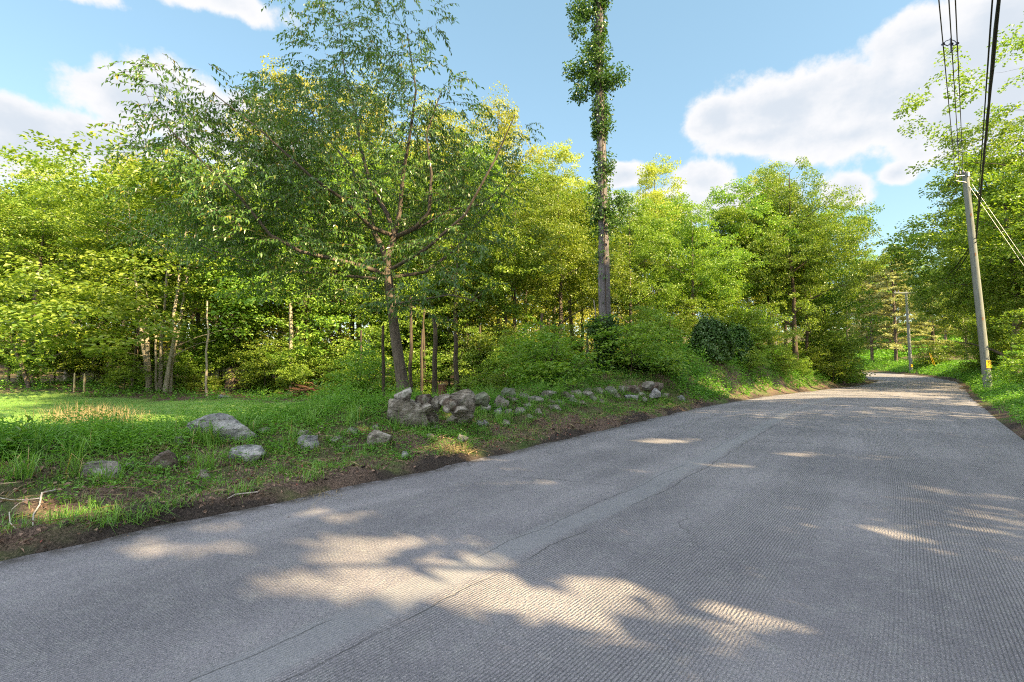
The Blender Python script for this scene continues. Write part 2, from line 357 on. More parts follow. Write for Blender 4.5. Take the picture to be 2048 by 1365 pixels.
dash = t.noise(t.mapping(uvn.outputs[0], scale=(62, 26, 1)), 1.0, 2, .5)
lane = t.noise(t.mapping(uvn.outputs[0], scale=(1.5, .12, 1)), 1.0, 4, .5)   # strength varies from pass to pass
gs = t.ramp(lane, .30, .60)
seam = t.math('ABSOLUTE', t.math('SUBTRACT', t.math('ADD', U, t.math('MULTIPLY', t.noise(t.mapping(uvn.outputs[0], scale=(.01, .35, 1)), 1., 2), .5)), 3.6))
seamm = t.ramp(seam, .22, .13)
height = t.math('ADD', t.math('MULTIPLY', t.math('MULTIPLY', groove, gs), .32), t.math('ADD', t.math('MULTIPLY', t.ramp(dash, .35, .62), .8), t.math('MULTIPLY', fn, .9)))
height = t.math('MULTIPLY', height, t.math('SUBTRACT', 1.0, t.math('MULTIPLY', seamm, .6)))
base = t.mix(t.ramp(bg_, .32, .68), (.155, .146, .166), (.236, .222, .242))
base = t.mix(t.math('MULTIPLY', t.ramp(md, .45, .7), .45), base, (.25, .247, .25))
base = t.mix(t.math('MULTIPLY', t.ramp(stone, .60, .70), .6), base, (.48, .46, .44))
base = t.mix(t.math('MULTIPLY', t.ramp(stone, .44, .34), .5), base, (.05, .05, .055))
gd = t.math('MULTIPLY', t.math('MULTIPLY', t.ramp(t.math('ADD', groove, t.math('MULTIPLY', dash, .8)), .5, -.6), gs), .62)
base = t.mix(gd, base, (.045, .045, .052))
base = t.mix(t.math('MULTIPLY', seamm, .4), base, (.20, .205, .22))
# cracks: long seam lines plus branching cells
cz = t.node('ShaderNodeTexVoronoi', feature='DISTANCE_TO_EDGE'); cz.inputs['Scale'].default_value = .40
nv = t.node('ShaderNodeTexNoise'); t.l.new(v, nv.inputs['Vector']); nv.inputs['Scale'].default_value = 2.2; nv.inputs['Detail'].default_value = 5
vadd = t.node('ShaderNodeVectorMath', operation='MULTIPLY_ADD'); t.l.new(nv.outputs['Color'], vadd.inputs[0]); vadd.inputs[1].default_value = (.6, .6, 0); t.l.new(v, vadd.inputs[2])
t.l.new(vadd.outputs[0], cz.inputs['Vector'])
crk = t.math('MULTIPLY', t.ramp(cz.outputs['Distance'], .007, .002), t.ramp(t.noise(v, .22, 2), .54, .60))
wig = t.math('MULTIPLY', t.noise(t.mapping(uvn.outputs[0], scale=(.02, 1.0, 1)), 1.1, 7, .6), .24)
for off, hw in ((3.34, .006), (3.72, .009)):
    dl = t.math('ABSOLUTE', t.math('SUBTRACT', t.math('ADD', U, wig), off))
    gap = t.ramp(t.noise(t.mapping(uvn.outputs[0], scale=(.1, .5, 1), loc=(off * 7, 0, 0)), 1.0, 2), .38, .46)
    crk = t.math('MAXIMUM', crk, t.math('MULTIPLY', t.ramp(dl, t.math('MULTIPLY', md, hw * 2.6), t.math('MULTIPLY', md, hw * .8)), gap))
base = t.mix(t.math('MULTIPLY', crk, .5), base, (.02, .02, .022))
height = t.math('SUBTRACT', height, t.math('MULTIPLY', crk, 1.5))
edgeU = t.ramp(U, .35, .02); base = t.mix(t.math('MULTIPLY', edgeU, t.ramp(md, .3, .6)), base, (.05, .042, .04))
principled(t, out, base, .72, .45, height, .6, .011)
road = rb.build('road', m); tag(road, kind='structure')
uvl = road.data.uv_layers.new(name='road_uv'); li = np.zeros(len(road.data.loops), np.int32); road.data.loops.foreach_get('vertex_index', li)
UVa = np.concatenate([UV, UV[rid[:, 0]], UV[rid[:, 0]], UV[rid[:, -1]], UV[rid[:, -1]]]); uvl.data.foreach_set('uv', UVa[li].astype(np.float32).ravel())

# ------------------------------------------------------------------ branch growth shared by every tree
def grow(mb, skel, targets, rng, r_twig=.008, up=.25, seg=5, wind=.12, k_len=.011, ok=None):
    """skel: list of (points, radii). A thin branch is grown to every target from the nearest node."""
    N = []; Rd = []
    for pts, rad in skel:
        pts = np.asarray(pts, float); rad = np.broadcast_to(rad, len(pts))
        for i in range(len(pts) - 1):
            for k in np.linspace(0, 1, 5)[:-1]: N.append(pts[i] * (1 - k) + pts[i + 1] * k); Rd.append(rad[i] * (1 - k) + rad[i + 1] * k)
        N.append(pts[-1]); Rd.append(rad[-1])
        mb.tube(pts, rad, 9 if rad[0] > .1 else 6, rough=.06, rng=rng)
    cap = len(targets) * 3 + len(N); A = np.zeros((cap, 3)); A[:len(N)] = N; RR = np.zeros(cap); RR[:len(N)] = Rd; n = len(N)
    T_ = np.asarray(targets); d0 = np.array([np.min(np.linalg.norm(A[:n] - q, axis=1)) for q in T_]); dirs = []
    for j in np.argsort(d0):
        q = T_[j]; dv = q - A[:n]; dist = np.linalg.norm(dv, axis=1)
        cost = dist + up * 2.2 * np.maximum(0, (A[:n, 2] + dist * .15) - q[2] - .15 * dist) ** 1.0
        i = int(np.argmin(cost)); a = A[i]; L = max(dist[i], 1e-3); r0 = min(RR[i] * .62, r_twig + L * k_len)
        b = a + (q - a) * .5 + rng.normal(0, wind * L * .4, 3) + np.array([0, 0, .06 * L])
        b2 = (b + q) / 2 + rng.normal(0, wind * L * .2, 3) + np.array([0, 0, .03 * L])
        if ok is None or r0 > .08 or ok(np.array([a, b, b2, q, (a + b) / 2])).all(): mb.tube([a, b, b2, q], [r0, r0 * .75, r0 * .55, r0 * .3 + .001], 4 if r0 < .03 else seg, cap=False)
        for p_, r_ in ((b, .75), (b2, .55), (q, .35)): A[n] = p_; RR[n] = r0 * r_; n += 1
        e = q - b; dirs.append((j, e / (np.linalg.norm(e) + 1e-9)))
    D = np.zeros((len(T_), 3))
    for j, e in dirs: D[j] = e
    return D

def crown_targets(rng, n, H, base, Rr, top_pow=.75, bulge=.45, lumps=7, shell=.45):
    """points through an uneven crown: several lobes, more of them near the outside"""
    out = []; lb = []
    for i in range(lumps):
        tl = rng.uniform(.05, .92); a = rng.uniform(0, 6.28); rr = Rr * prof(tl, top_pow, bulge)
        lb.append((rr * .62 * math.cos(a), rr * .62 * math.sin(a), base + (H - base) * tl, rr * rng.uniform(.40, .62) + .25))
    lb.append((0, 0, H - Rr * .36, Rr * .45)); lb.append((Rr * .2, -Rr * .15, H - Rr * .75, Rr * .55)); lb.append((0, 0, base + (H - base) * .4, Rr * .55))
    wts = np.array([l[3] ** 2 for l in lb]); wts /= wts.sum()
    while len(out) < n:
        l = lb[rng.choice(len(lb), p=wts)]; v_ = rng.normal(0, 1, 3); v_ /= np.linalg.norm(v_); k = rng.uniform(shell, 1) ** .7
        q = np.array(l[:3]) + v_ * l[3] * k * np.array([1, 1, .8])
        if q[2] > base * .85: out.append(q)
    return np.array(out)
def prof(tl, top_pow, bulge):
    return math.sqrt(max(.02, 1 - ((tl - .42) / .64) ** 2))

def pads(mb, T_, rng, n_leaf, pr, flat, L, W, droop=.25, mi=0, keep=None):
    k = len(T_) * n_leaf; c = np.repeat(T_, n_leaf, 0); rr = np.repeat(rng.uniform(.6, 1.25, len(T_)), n_leaf) * pr
    a = rng.uniform(0, 6.28, k); r = np.sqrt(rng.uniform(0, 1, k)) * rr
    tilt = np.repeat(rng.normal(0, .25, (len(T_), 2)), n_leaf, 0)
    x, y = np.cos(a) * r, np.sin(a) * r; z = rng.normal(0, flat, k) * rr - droop * (r / pr) ** 2 * pr * .5 + x * tilt[:, 0] + y * tilt[:, 1]
    Pn = c + np.stack([x, y, z], 1); yaw = a + rng.normal(0, .8, k)
    if keep is not None:
        kk = keep(Pn); Pn = Pn[kk]; yaw = yaw[kk]; k = len(Pn)
    s_ = rng.uniform(.7, 1.25, k)
    leaves(mb, Pn, L * s_, W * s_, yaw, rng.normal(-.2, .5, k), rng.normal(0, .65, k), mi)

VAR = {}
def variant(key, seed, H, base, Rr, n, n_leaf, leaf='leaf_wood', bark='bark', trunk_r=.16, pr=.6, L=.17, W=.13, flat=.16, top_pow=.6, lumps=8, nst=1, lean=0., droop=.3):
    rng = np.random.default_rng(seed); tb, cb = MB(), MB(); skel = []
    for s_ in range(nst):
        a = rng.uniform(0, 6.28); off = (.0 if nst == 1 else rng.uniform(.1, .3)); ln = lean + (rng.uniform(.08, .22) if nst > 1 else 0)
        hh = H * rng.uniform(.78, .93) if nst > 1 else H * .93
        zz = np.linspace(0, hh, 9); wx = np.cumsum(rng.normal(0, .05, 9)) * (hh / 12); wy = np.cumsum(rng.normal(0, .05, 9)) * (hh / 12)
        pts = np.stack([off * math.cos(a) + wx - wx[0] + math.cos(a) * ln * zz * .5, off * math.sin(a) + wy - wy[0] + math.sin(a) * ln * zz * .5, zz], 1)
        rad = trunk_r * (1 - zz / hh * .88) * (.75 if nst > 1 else 1); rad[0] *= 1.35; pts[0, 2] = -.25
        skel.append((pts, rad)); tr = pts
        nl = 9 if nst == 1 else 4
        for i in range(nl):
            h = base * .9 + (hh * .88 - base * .9) * (i + rng.uniform(0, .7)) / nl; b = np.array([np.interp(h, zz, pts[:, k]) for k in range(3)]); aa = i * 2.4 + rng.uniform(-.4, .4) + a
            ln2 = Rr * prof((h - base) / (H - base), top_pow, .45) * rng.uniform(.55, .85); u_ = np.array([math.cos(aa), math.sin(aa), 0])
            q = [b, b + u_ * ln2 * .35 + [0, 0, ln2 * .22], b + u_ * ln2 * .7 + [0, 0, ln2 * .36], b + u_ * ln2 + [0, 0, ln2 * .42]]
            r0 = np.interp(h, zz, rad) * .5; skel.append((q, np.array([r0, r0 * .7, r0 * .45, r0 * .22])))
    T_ = crown_targets(rng, n, H, base, Rr, top_pow, lumps=lumps)
    grow(tb, skel, T_, rng); pads(cb, T_, rng, n_leaf, pr, flat, L, W, droop)
    VAR[key] = (tb.mesh(key + '_trunk', M[bark]), cb.mesh(key + '_crown', M[leaf]), H, Rr)
variant('maple_a', 11, 12, 1.3, 4.2, 330, 105, pr=.62, L=.125, W=.09)
variant('maple_b', 12, 11, 1.0, 3.8, 300, 105, pr=.62, lumps=10, L=.125, W=.09)
variant('maple_c', 13, 9.0, 1.4, 3.4, 260, 105, bark='bark_pale', trunk_r=.078, nst=4, pr=.6, L=.12, W=.085)
variant('forest_a', 14, 19, 7, 4.3, 330, 90, trunk_r=.22, bark='bark_dark', pr=.7, L=.16, W=.12)
variant('forest_b', 15, 17, 4.5, 3.9, 330, 90, trunk_r=.19, bark='bark_dark', pr=.7, L=.16, W=.12, lumps=11)
variant('yellow_a', 16, 20, 6, 4.6, 330, 84, leaf='leaf_sunlit', trunk_r=.22, bark='bark', pr=.75, L=.17, W=.12, lumps=10)
variant('sapling', 17, 5.2, .9, 1.7, 90, 80, trunk_r=.035, pr=.5, L=.125, W=.08, bark='bark_dark')
variant('bush', 18, 2.3, .15, 1.3, 80, 50, trunk_r=.03, nst=4, pr=.4, L=.12, W=.07, leaf='leaf_wood', bark='bark_dark')
variant('open_tree', 23, 19, 5, 5.2, 170, 80, trunk_r=.16, bark='bark_dark', pr=.62, L=.15, W=.11, lumps=15)
variant('bigmaple', 19, 15.5, 2.6, 5.6, 620, 100, pr=.68, L=.13, W=.1, trunk_r=.24, bark='bark_dark', lumps=14)
VARMAT = {}

def put_tree(key, name, x, y, H, label, cat='tree', group=None, wide=1., rz=None, rng=random.Random(3), lean=(0, 0), z=None, mats=None):
    tm, cm_, vh, vr = VAR[key]; s = H / vh
    o = empty(name, (x, y, gz(x, y) if z is None else z), rng.uniform(0, 6.28) if rz is None else rz, label, cat, group)
    o.rotation_euler[0], o.rotation_euler[1] = lean; o.scale = (s * wide, s * wide, s)
    obj_of(tm, 'trunk', o); obj_of(cm_, 'crown', o); return o
def put_px(key, name, px, top, Yd, label, **kw):       # by sight line: column, height of its top, distance
    p = at(px, 735, Yd); g = gz(p[0], Yd); H = at(px, top, Yd)[2] - g
    return put_tree(key, name, p[0], Yd, H, label, **kw)

# ------------------------------------------------------------------ sunlit openings: canopy gaps that let sun reach these spots of ground
def road_pt(px, py): return hit(px, py)
LIT = []
def lit(px, py, rx, ry):
    c = hit(px, py); a = hit(px + rx, py); b = hit(px, py - ry); b2 = hit(px, py + ry)
    LIT.append((c[0], c[1], c[2] + .09, abs(a[0] - c[0]), max(.1, abs(b[1] - b2[1]) / 2), (b[0] - b2[0]) / max(.1, b[1] - b2[1])))
for q in ((660, 1097, 70, 15), (790, 1103, 55, 22), (700, 1135, 55, 22), (720, 1190, 200, 36), (590, 1202, 110, 24), (900, 1215, 170, 36), (960, 1155, 70, 24), (1110, 1245, 130, 36), (1180, 1190, 70, 34),
          (285, 1102, 40, 12), (430, 1073, 45, 11), (430, 1112, 55, 10), (640, 1042, 60, 11), (700, 1040, 60, 12), (310, 1132, 70, 12), (940, 1093, 45, 9),
          (1460, 1215, 50, 12), (1520, 1268, 70, 7), (1740, 1082, 60, 10), (1380, 1240, 40, 12), (1620, 1250, 50, 9), (1240, 1100, 40, 9), (1700, 1290, 60, 8), (1290, 1325, 80, 8), (1450, 1330, 60, 8),
          (960, 978, 60, 5), (1060, 980, 60, 5), (1030, 950, 40, 4), (960, 930, 40, 4), (1330, 890, 60, 6), (1430, 945, 60, 6), (1600, 918, 50, 5), (1750, 925, 40, 4), (1280, 955, 40, 4),
          (1560, 797, 110, 4), (1760, 793, 170, 6), (1880, 797, 90, 4), (1850, 779, 70, 2), (1760, 768, 60, 1.5), (1560, 786, 40, 5), (1450, 788, 60, 5), (1560, 780, 50, 3), (1690, 765, 40, 2)):
    lit(*q)
for q in ((905, 835, 40, 8), (900, 900, 60, 10), (950, 915, 50, 6), (330, 1030, 60, 14), (120, 1040, 60, 16), (740, 870, 40, 10), (200, 838, 190, 10), (480, 826, 120, 4), (330, 905, 25, 8), (890, 880, 35, 8)):
    lit(*q)
LITA = np.array(LIT)
def blocked_keep(Pw):                                   # True where a canopy leaf is kept
    keep = np.ones(len(Pw), bool); hs = SUN / SUN[2]
    for (cx, cy, cz_, rx, ry, sh) in LITA:
        q = Pw - hs * (Pw[:, 2] - cz_)[:, None]; dy = q[:, 1] - cy; dx = q[:, 0] - cx - dy * sh
        keep &= ~((dx / (rx + .06 + .24 * min(1, rx))) ** 2 + (dy / (ry + .05 + .15 * min(1, rx))) ** 2 < 1)
    return keep
def shade_tree(seed, x, y, H, base, Rr, n, label, name='roadside_tree', leaf='leaf_wood', n_leaf=56, trunk_r=.25, keep=blocked_keep, pr=1.0):
    rng = np.random.default_rng(seed); g = gz(x, y); org = np.array([x, y, g]); tb, cb = MB(), MB(); skel = []
    zz = np.linspace(0, H * .92, 9); wx = np.cumsum(rng.normal(0, .09, 9)); wy = np.cumsum(rng.normal(0, .09, 9))
    pts = np.stack([wx - wx[0], wy - wy[0], zz], 1); pts[0, 2] = -.3; rad = trunk_r * (1 - zz / H * .88); skel.append((pts, rad))
    for i in range(9):
        h = base * .9 + (H * .85 - base * .9) * (i + rng.uniform(0, .7)) / 9; b = np.array([np.interp(h, zz, pts[:, k]) for k in range(3)]); aa = i * 2.4
        ln2 = Rr * rng.uniform(.5, .8); u_ = np.array([math.cos(aa), math.sin(aa), 0]); r0 = np.interp(h, zz, rad) * .5
        skel.append(([b, b + u_ * ln2 * .5 + [0, 0, ln2 * .2], b + u_ * ln2 + [0, 0, ln2 * .3]], np.array([r0, r0 * .6, r0 * .25])))
    T_ = crown_targets(rng, n, H, base, Rr, .6, lumps=12, shell=.1)
    if keep is not None: T_ = T_[keep(T_ + org)]
    grow(tb, skel, T_, rng, r_twig=.003, k_len=.004, ok=(lambda P_: keep(P_ + org)) if keep is not None else None); pads(cb, T_, rng, n_leaf, pr, .3, .30, .22, .3, keep=(lambda P_: keep(P_ + org)) if keep is not None else None)
    o = empty(name, org, 0, label, 'tree', None)
    tb.build('trunk', M['bark_dark'], o); cb.build('crown', M[leaf], o); return o
# ------------------------------------------------------------------ the slender tree by the stones (leaf by leaf)
def near_tree():
    rng = np.random.default_rng(42); D = 13.0; base = hit(806, 800); base = np.array([at(806, 790, D)[0], D, gz(at(806, 790, D)[0], D)])
    def q(px, py, dy=0.): return at(px, py, D + dy) - base
    tb, cb, skel = MB(), MB(), []
    skel.append(([q(808, 800) + [0, 0, -.3], q(806, 775), q(800, 735), q(791, 680), q(784, 620), q(777, 560), q(773, 515)], np.array([.21, .175, .155, .14, .125, .12, .115])))
    skel.append(([q(773, 515), q(784, 490, .05), q(790, 470, .1)], np.array([.105, .10, .095])))
    skel.append(([q(790, 470, .1), q(775, 430, .3), q(742, 372, .7), q(722, 300, 1.), q(712, 230, 1.2), q(690, 150, 1.3), q(680, 60, 1.2)], np.array([.075, .065, .055, .045, .035, .022, .012])))
    skel.append(([q(790, 470, .1), q(800, 420, .1), q(806, 350, -.2), q(820, 270, -.6), q(832, 180, -.9), q(815, 70, -1.1)], np.array([.07, .06, .05, .038, .025, .012])))
    skel.append(([q(790, 475, .1), q(830, 457, -.3), q(858, 425, -.6), q(863, 350, -.8), q(852, 270, -1.), q(880, 190, -1.2)], np.array([.065, .058, .048, .036, .025, .012])))
    skel.append(([q(773, 515), q(748, 465, .5), q(735, 405, 1.1), q(700, 330, 1.8), q(640, 260, 2.4), q(600, 170, 2.6)], np.array([.085, .075, .055, .04, .026, .012])))
    skel.append(([q(786, 472, .1), q(742, 455, -.6), q(690, 402, -1.2), q(620, 352, -1.9), q(520, 260, -2.3), q(430, 190, -2.3)], np.array([.06, .052, .042, .032, .02, .01])))
    skel.append(([q(777, 550), q(715, 530, -.7), q(600, 503, -1.5), q(540, 470, -1.9), q(480, 395, -2.2), q(380, 300, -2.2), q(310, 230, -2.)], np.array([.065, .055, .045, .036, .028, .018, .01])))
    skel.append(([q(776, 560), q(690, 552, .6), q(560, 540, 1.2), q(420, 500, 1.5), q(330, 460, 1.5)], np.array([.05, .042, .034, .022, .01])))
    skel.append(([q(778, 556), q(850, 545, .6), q(910, 500, 1.4), q(980, 420, 2.), q(1050, 330, 2.3)], np.array([.055, .045, .036, .024, .01])))
    skel.append(([q(780, 540), q(850, 500, -.8), q(930, 430, -1.6), q(990, 320, -2.2), q(1030, 230, -2.3)], np.array([.055, .045, .036, .024, .01])))
    skel.append(([q(783, 610), q(840, 600, -.5), q(900, 590, -1.0), q(960, 605, -1.3)], np.array([.035, .025, .018, .008])))
    skel.append(([q(835, 457, -.3), q(900, 420, .4), q(960, 410, .7), q(1000, 380, .9)], np.array([.035, .03, .02, .008])))
    # sprays of the crown follow the outline seen from the road, and are as deep as they are wide
    lobes = [(690, 330, 3.6, 2.3, 0, 1.), (540, 400, 2.6, 2.1, -1.2, .9), (860, 400, 2.5, 2.1, 1.0, .9), (450, 330, 2.2, 1.7, -1.5, .8), (965, 335, 1.3, 1.4, 1.6, .5), (700, 120, 2.1, 1.5, .5, .42),
             (790, 60, 1.5, 1.6, -.8, .24), (610, 215, 1.9, 1.2, 1.9, .5), (860, 200, 1.6, 1.3, -1.4, .42), (370, 220, 1.35, 1.1, -1.8, .3), (640, 520, 2.8, 1.3, .6, .7), (820, 560, 1.9, 1.0, -1.2, .3), (420, 470, 2.0, .9, .8, .5), (930, 500, 1.3, 1.3, -.8, .3), (700, 400, 3.2, 1.6, 2.6, .6), (1035, 290, .7, .7, 2.2, .10), (330, 300, 1.0, .9, -2., .2), (640, -40, 1.9, 1.2, .6, .2), (800, -60, 1.4, 1.2, .4, .14)]
    T_ = []
    wts = np.array([l[5] * l[2] for l in lobes]); wts /= wts.sum()
    while len(T_) < 1340:
        l = lobes[rng.choice(len(lobes), p=wts)]; c = q(l[0], l[1], l[4]); v_ = rng.normal(0, 1, 3); v_ /= np.linalg.norm(v_)
        T_.append(c + v_ * rng.uniform(.15, 1) ** .5 * np.array([l[2], l[2] * .8, l[3]]))
    T_ = np.array(T_); T_ = T_[T_[:, 2] > 2.3]
    dirs = grow(tb, skel, T_, rng, r_twig=.004, wind=.16)
    # every spray: drooping twigs set with paired pointed leaves
    for c, dr in zip(T_, dirs):
        hz = np.array([dr[0], dr[1], 0]); hz /= np.linalg.norm(hz) + 1e-6
        for _ in range(rng.integers(3, 5)):
            a = math.atan2(hz[1], hz[0]) + rng.normal(0, .9); L = rng.uniform(.35, .75); k = int(L * 22)
            s_ = np.linspace(.05, 1, k); dx = s_ * L; dz = .12 * s_ * L - rng.uniform(.25, .75) * L * s_ ** 2
            b0 = c + rng.normal(0, .10, 3); pts = b0 + np.stack([np.cos(a) * dx, np.sin(a) * dx, dz], 1)
            tb.tube(np.array([b0 - (pts[0] - b0), pts[k // 2], pts[-1]]), [.005, .004, .002], 3, cap=False)
            side = np.where(np.arange(k) % 2, 1, -1); sc = rng.uniform(.75, 1.2, k)
            leaves(cb, pts, .118 * sc, .048 * sc, a + side * rng.uniform(.5, 1.1, k), rng.normal(-.75, .4, k), rng.normal(0, .6, k), fold=.2)
    o = empty('cherry_tree', base, 0, 'slender dark-leaved tree with a leaning forked trunk rising behind the boulder pile', 'tree')
    tb.build('trunk', M['bark'], o); cb.build('crown', M['leaf_cherry'], o); return o
near_tree()

# ------------------------------------------------------------------ the tall branchless trunk wrapped in vines
def vine_snag():
    rng = np.random.default_rng(8); D = 21.0; b = at(1211, 760, D); base = np.array([b[0], D, gz(b[0], D)])
    def q(px, py, dy=0.): return at(px, py, D + dy) - base
    tb, cb, sb = MB(), MB(), MB()
    line = [(1212, 775), (1212, 700), (1210, 640), (1208, 560), (1207, 480), (1205, 400), (1204, 330), (1201, 260), (1200, 190), (1196, 120), (1199, 60), (1198, 0), (1196, -60), (1192, -140)]
    dep = [0] * 14; pts = [q(*p) for p in line]; pts[0][2] = -.3
    wpx = [34, 29, 26, 24, 22.5, 21, 20, 19, 18, 17.5, 17, 16, 14, 10]
    rad = np.array(wpx) / 2 * D / F * .92
    tt_ = np.linspace(0, 13, 53); pf = np.stack([np.interp(tt_, range(14), np.array(pts)[:, k]) for k in range(3)], 1); rf = np.interp(tt_, range(14), rad)
    tb.tube(pf, rf, 16, rough=.10, rng=rng)
    T_ = []; KK = []
    def clump(px, py, rx, ry, n, d=.55):
        c = q(px, py); s = D / F
        for _ in range(n):
            v_ = rng.normal(0, 1, 3); v_ /= np.linalg.norm(v_); T_.append(c + v_ * rng.uniform(.2, 1) ** .5 * np.array([rx * s * .88, max(.45, rx * s * .7), ry * s]))
    clump(1168, 12, 30, 32, 34); clump(1160, 58, 16, 12, 8); clump(1208, 2, 12, 14, 7); clump(1186, 118, 30, 38, 38); clump(1152, 138, 26, 14, 16); clump(1160, 182, 20, 14, 14); clump(1200, 165, 34, 26, 26); clump(1234, 150, 15, 26, 14); clump(1192, 90, 18, 12, 12)
    clump(1203, 215, 14, 14, 10); clump(1204, 265, 16, 30, 9); clump(1205, 330, 20, 38, 22); clump(1200, 400, 22, 34, 24); clump(1210, 450, 22, 30, 16); clump(1240, 420, 22, 34, 14); clump(1206, 515, 14, 14, 6); clump(1206, 655, 38, 26, 60); clump(1216, 700, 30, 44, 70); clump(1218, 745, 42, 24, 60)
    T_ = np.array(T_); grow(sb, [(pf[::3] + np.array([0, -.27, 0]), .02), (pf[::3] + np.array([.22, .1, 0]), .018)], T_, rng, r_twig=.003)
    pads(cb, T_, rng, 34, .34, .35, .125, .08, .5)
    # vine leaves pressed to the bark
    m_ = 9000; kz = rng.uniform(0, 1, m_); kz = kz[(kz < .20) | (kz > .34) | (rng.uniform(0, 1, m_) < .12)]; m_ = len(kz)
    idx_ = kz * (len(pf) - 1); c = np.stack([np.interp(idx_, range(len(pf)), pf[:, k]) for k in range(3)], 1); rr = np.interp(idx_, range(len(pf)), rf) + rng.uniform(.01, .20, m_) * np.clip(.75 + .7 * np.sin(kz * 41) * np.sin(kz * 17 + 2), .15, 2); a = rng.uniform(0, 6.28, m_)
    thin = np.sin(kz * 60) + np.sin(kz * 23 + 1) + rng.normal(0, .8, m_) > .15
    Pn = c + np.stack([np.cos(a) * rr, np.sin(a) * rr, np.zeros(m_)], 1)
    leaves(cb, Pn[thin], .14, .10, (a + rng.normal(0, .6, m_))[thin], rng.normal(-.7, .4, m_)[thin], rng.normal(0, .4, m_)[thin])
    o = empty('dead_tree', base, 0, 'tall grey branchless tree trunk wrapped in climbing green vines and standing above the woods', 'tree')
    tb.build('trunk', M['bark_dead'], o); v = cb.build('vine', M['leaf_vine'], o); sb.build('vine_stem', M['bark_dark'], v)
vine_snag()

# ------------------------------------------------------------------ woods
LM = [(0, 'left edge of the picture'), (62, 'slanting bare stem'), (157, 'two pale stakes'), (195, 'tuft of straw-coloured grass'), (240, 'sawn log end'), (322, 'pale multi-stemmed tree'), (441, 'pyramid-shaped rock'), (470, 'shaggy broken trunk'), (640, 'brush pile'), (790, 'leaning slender tree'),
      (884, 'sawn stump'), (922, 'square boulder'), (1016, 'rounded weedy stone'), (1085, 'dense dark bush'), (1211, 'vine-wrapped trunk'), (1290, 'farther stone heap'), (1420, 'ivy-smothered mound'), (1592, 'big roadside maple'), (1720, 'bend of the road'), (1823, 'far utility pole'), (1925, 'grey twiggy tree'), (1976, 'near utility pole'), (2048, 'right edge of the picture')]
USED = set()
def place(what, px, Yd=0):
    c = sorted(LM, key=lambda l: abs(l[0] - px))[:3]; opts = []
    for l in c:
        d = px - l[0]; opts.append(what + ' ' + ('in line with the ' if abs(d) < 9 else ('just right of the ' if d > 0 else 'just left of the ') if abs(d) < 34 else ('right of the ' if d > 0 else 'left of the ')) + l[1])
    opts += [o + e for o in opts[:2] for e in (', set farther back', ', set nearer', ', farthest back')] + [what + ' between the ' + c[0][1] + ' and the ' + c[1][1]]
    for o in opts:
        if o not in USED and len(o.split()) <= 16: USED.add(o); return o
    return opts[0]
rr_ = random.Random(21)
FW = 'trees of the woods beyond the verge'
front = [  # variant, name, px, top y, depth, width factor, label
 ('maple_a', 'maple_tree', -120, 330, 24, 1.15, 'leafy maple cut by the left edge of the picture, standing behind the lawn'),
 ('maple_b', 'maple_tree', 70, 395, 24.5, 1.2, 'round maple overhanging the far left end of the lawn behind a slanting bare stem'),
 ('maple_c', 'multi_stemmed_tree', 322, 330, 24, 1.45, 'pale-barked multi-stemmed tree fanning out beside the lawn under yellowish leaves'),
 ('maple_b', 'maple_tree', 205, 345, 27, 1.2, 'broad maple between the left edge and the pale multi-stemmed tree'),
 ('maple_a', 'maple_tree', 470, 330, 27.5, 1.15, 'green maple standing behind the pale pyramid-shaped rock'),
 ('maple_b', 'maple_tree', 610, 350, 27, 1.2, 'maple with low boughs over the uprooted stump at the back of the lawn'),
 ('maple_a', 'maple_tree', 742, 330, 28, 1.1, 'dark maple directly behind the slender forked tree'),
 ('maple_b', 'maple_tree', 915, 370, 25, 1.05, 'dark-trunked maple rising behind the square boulder and the sawn stump'),
 ('maple_a', 'maple_tree', 1030, 400, 26, 1.0, 'maple with layered boughs between the slender forked tree and the vine-wrapped trunk'),
 ('maple_b', 'maple_tree', 1120, 345, 27, .95, 'maple just left of the tall vine-wrapped trunk'),
 ('maple_a', 'maple_tree', 1262, 385, 30, .85, 'maple just right of the tall vine-wrapped trunk'),
 ('maple_b', 'maple_tree', 1390, 405, 32, .95, 'maple rising behind the vine-smothered mound of shrubs'),
 ('maple_a', 'maple_tree', 1475, 365, 36, .9, 'maple with a ragged top left of the big roadside maple'),
 ('bigmaple', 'large_maple_tree', 1592, 318, 34, .80, 'largest full-crowned maple on the outer left bank of the road before the bend'),
 ('maple_b', 'maple_tree', 1650, 420, 41, .9, 'drooping maple reaching out over the left side of the road bend'),
 ('maple_a', 'maple_tree', 1628, 545, 47, .85, 'small low maple tucked below the big roadside maple at the bend'),
 ('open_tree', 'roadside_tree', 2128, 40, 30, 1.1, 'tallest tree at the right edge, its ragged branches reaching over the overhead cables'),
 ('maple_a', 'roadside_tree', 2070, 250, 34, .95, 'second tallest tree at the right edge of the picture, behind the overhead cables'),
 ('maple_b', 'roadside_tree', 2030, 300, 32, 1.1, 'broad tree directly behind the upper half of the near utility pole'),
 ('maple_b', 'roadside_tree', 1962, 412, 48, .9, 'tree left of the near utility pole, its top below the wires'),
 ('maple_a', 'roadside_tree', 2050, 480, 39, 1.1, 'dense tree with layered boughs just right of the foot of the near utility pole'),
 ('maple_b', 'roadside_tree', 2125, 420, 31, 1.0, 'low-branched tree at the right edge of the picture above the verge weeds'),
 ('maple_a', 'roadside_tree', 1935, 560, 60, 1.1, 'small dark tree behind the dead grey twigs left of the near pole'),
]
for key, nm, px, top, Yd, wd, lab in front: put_px(key, nm, px, top, Yd, lab, wide=wd, group=FW if nm == 'maple_tree' else None, rng=rr_)
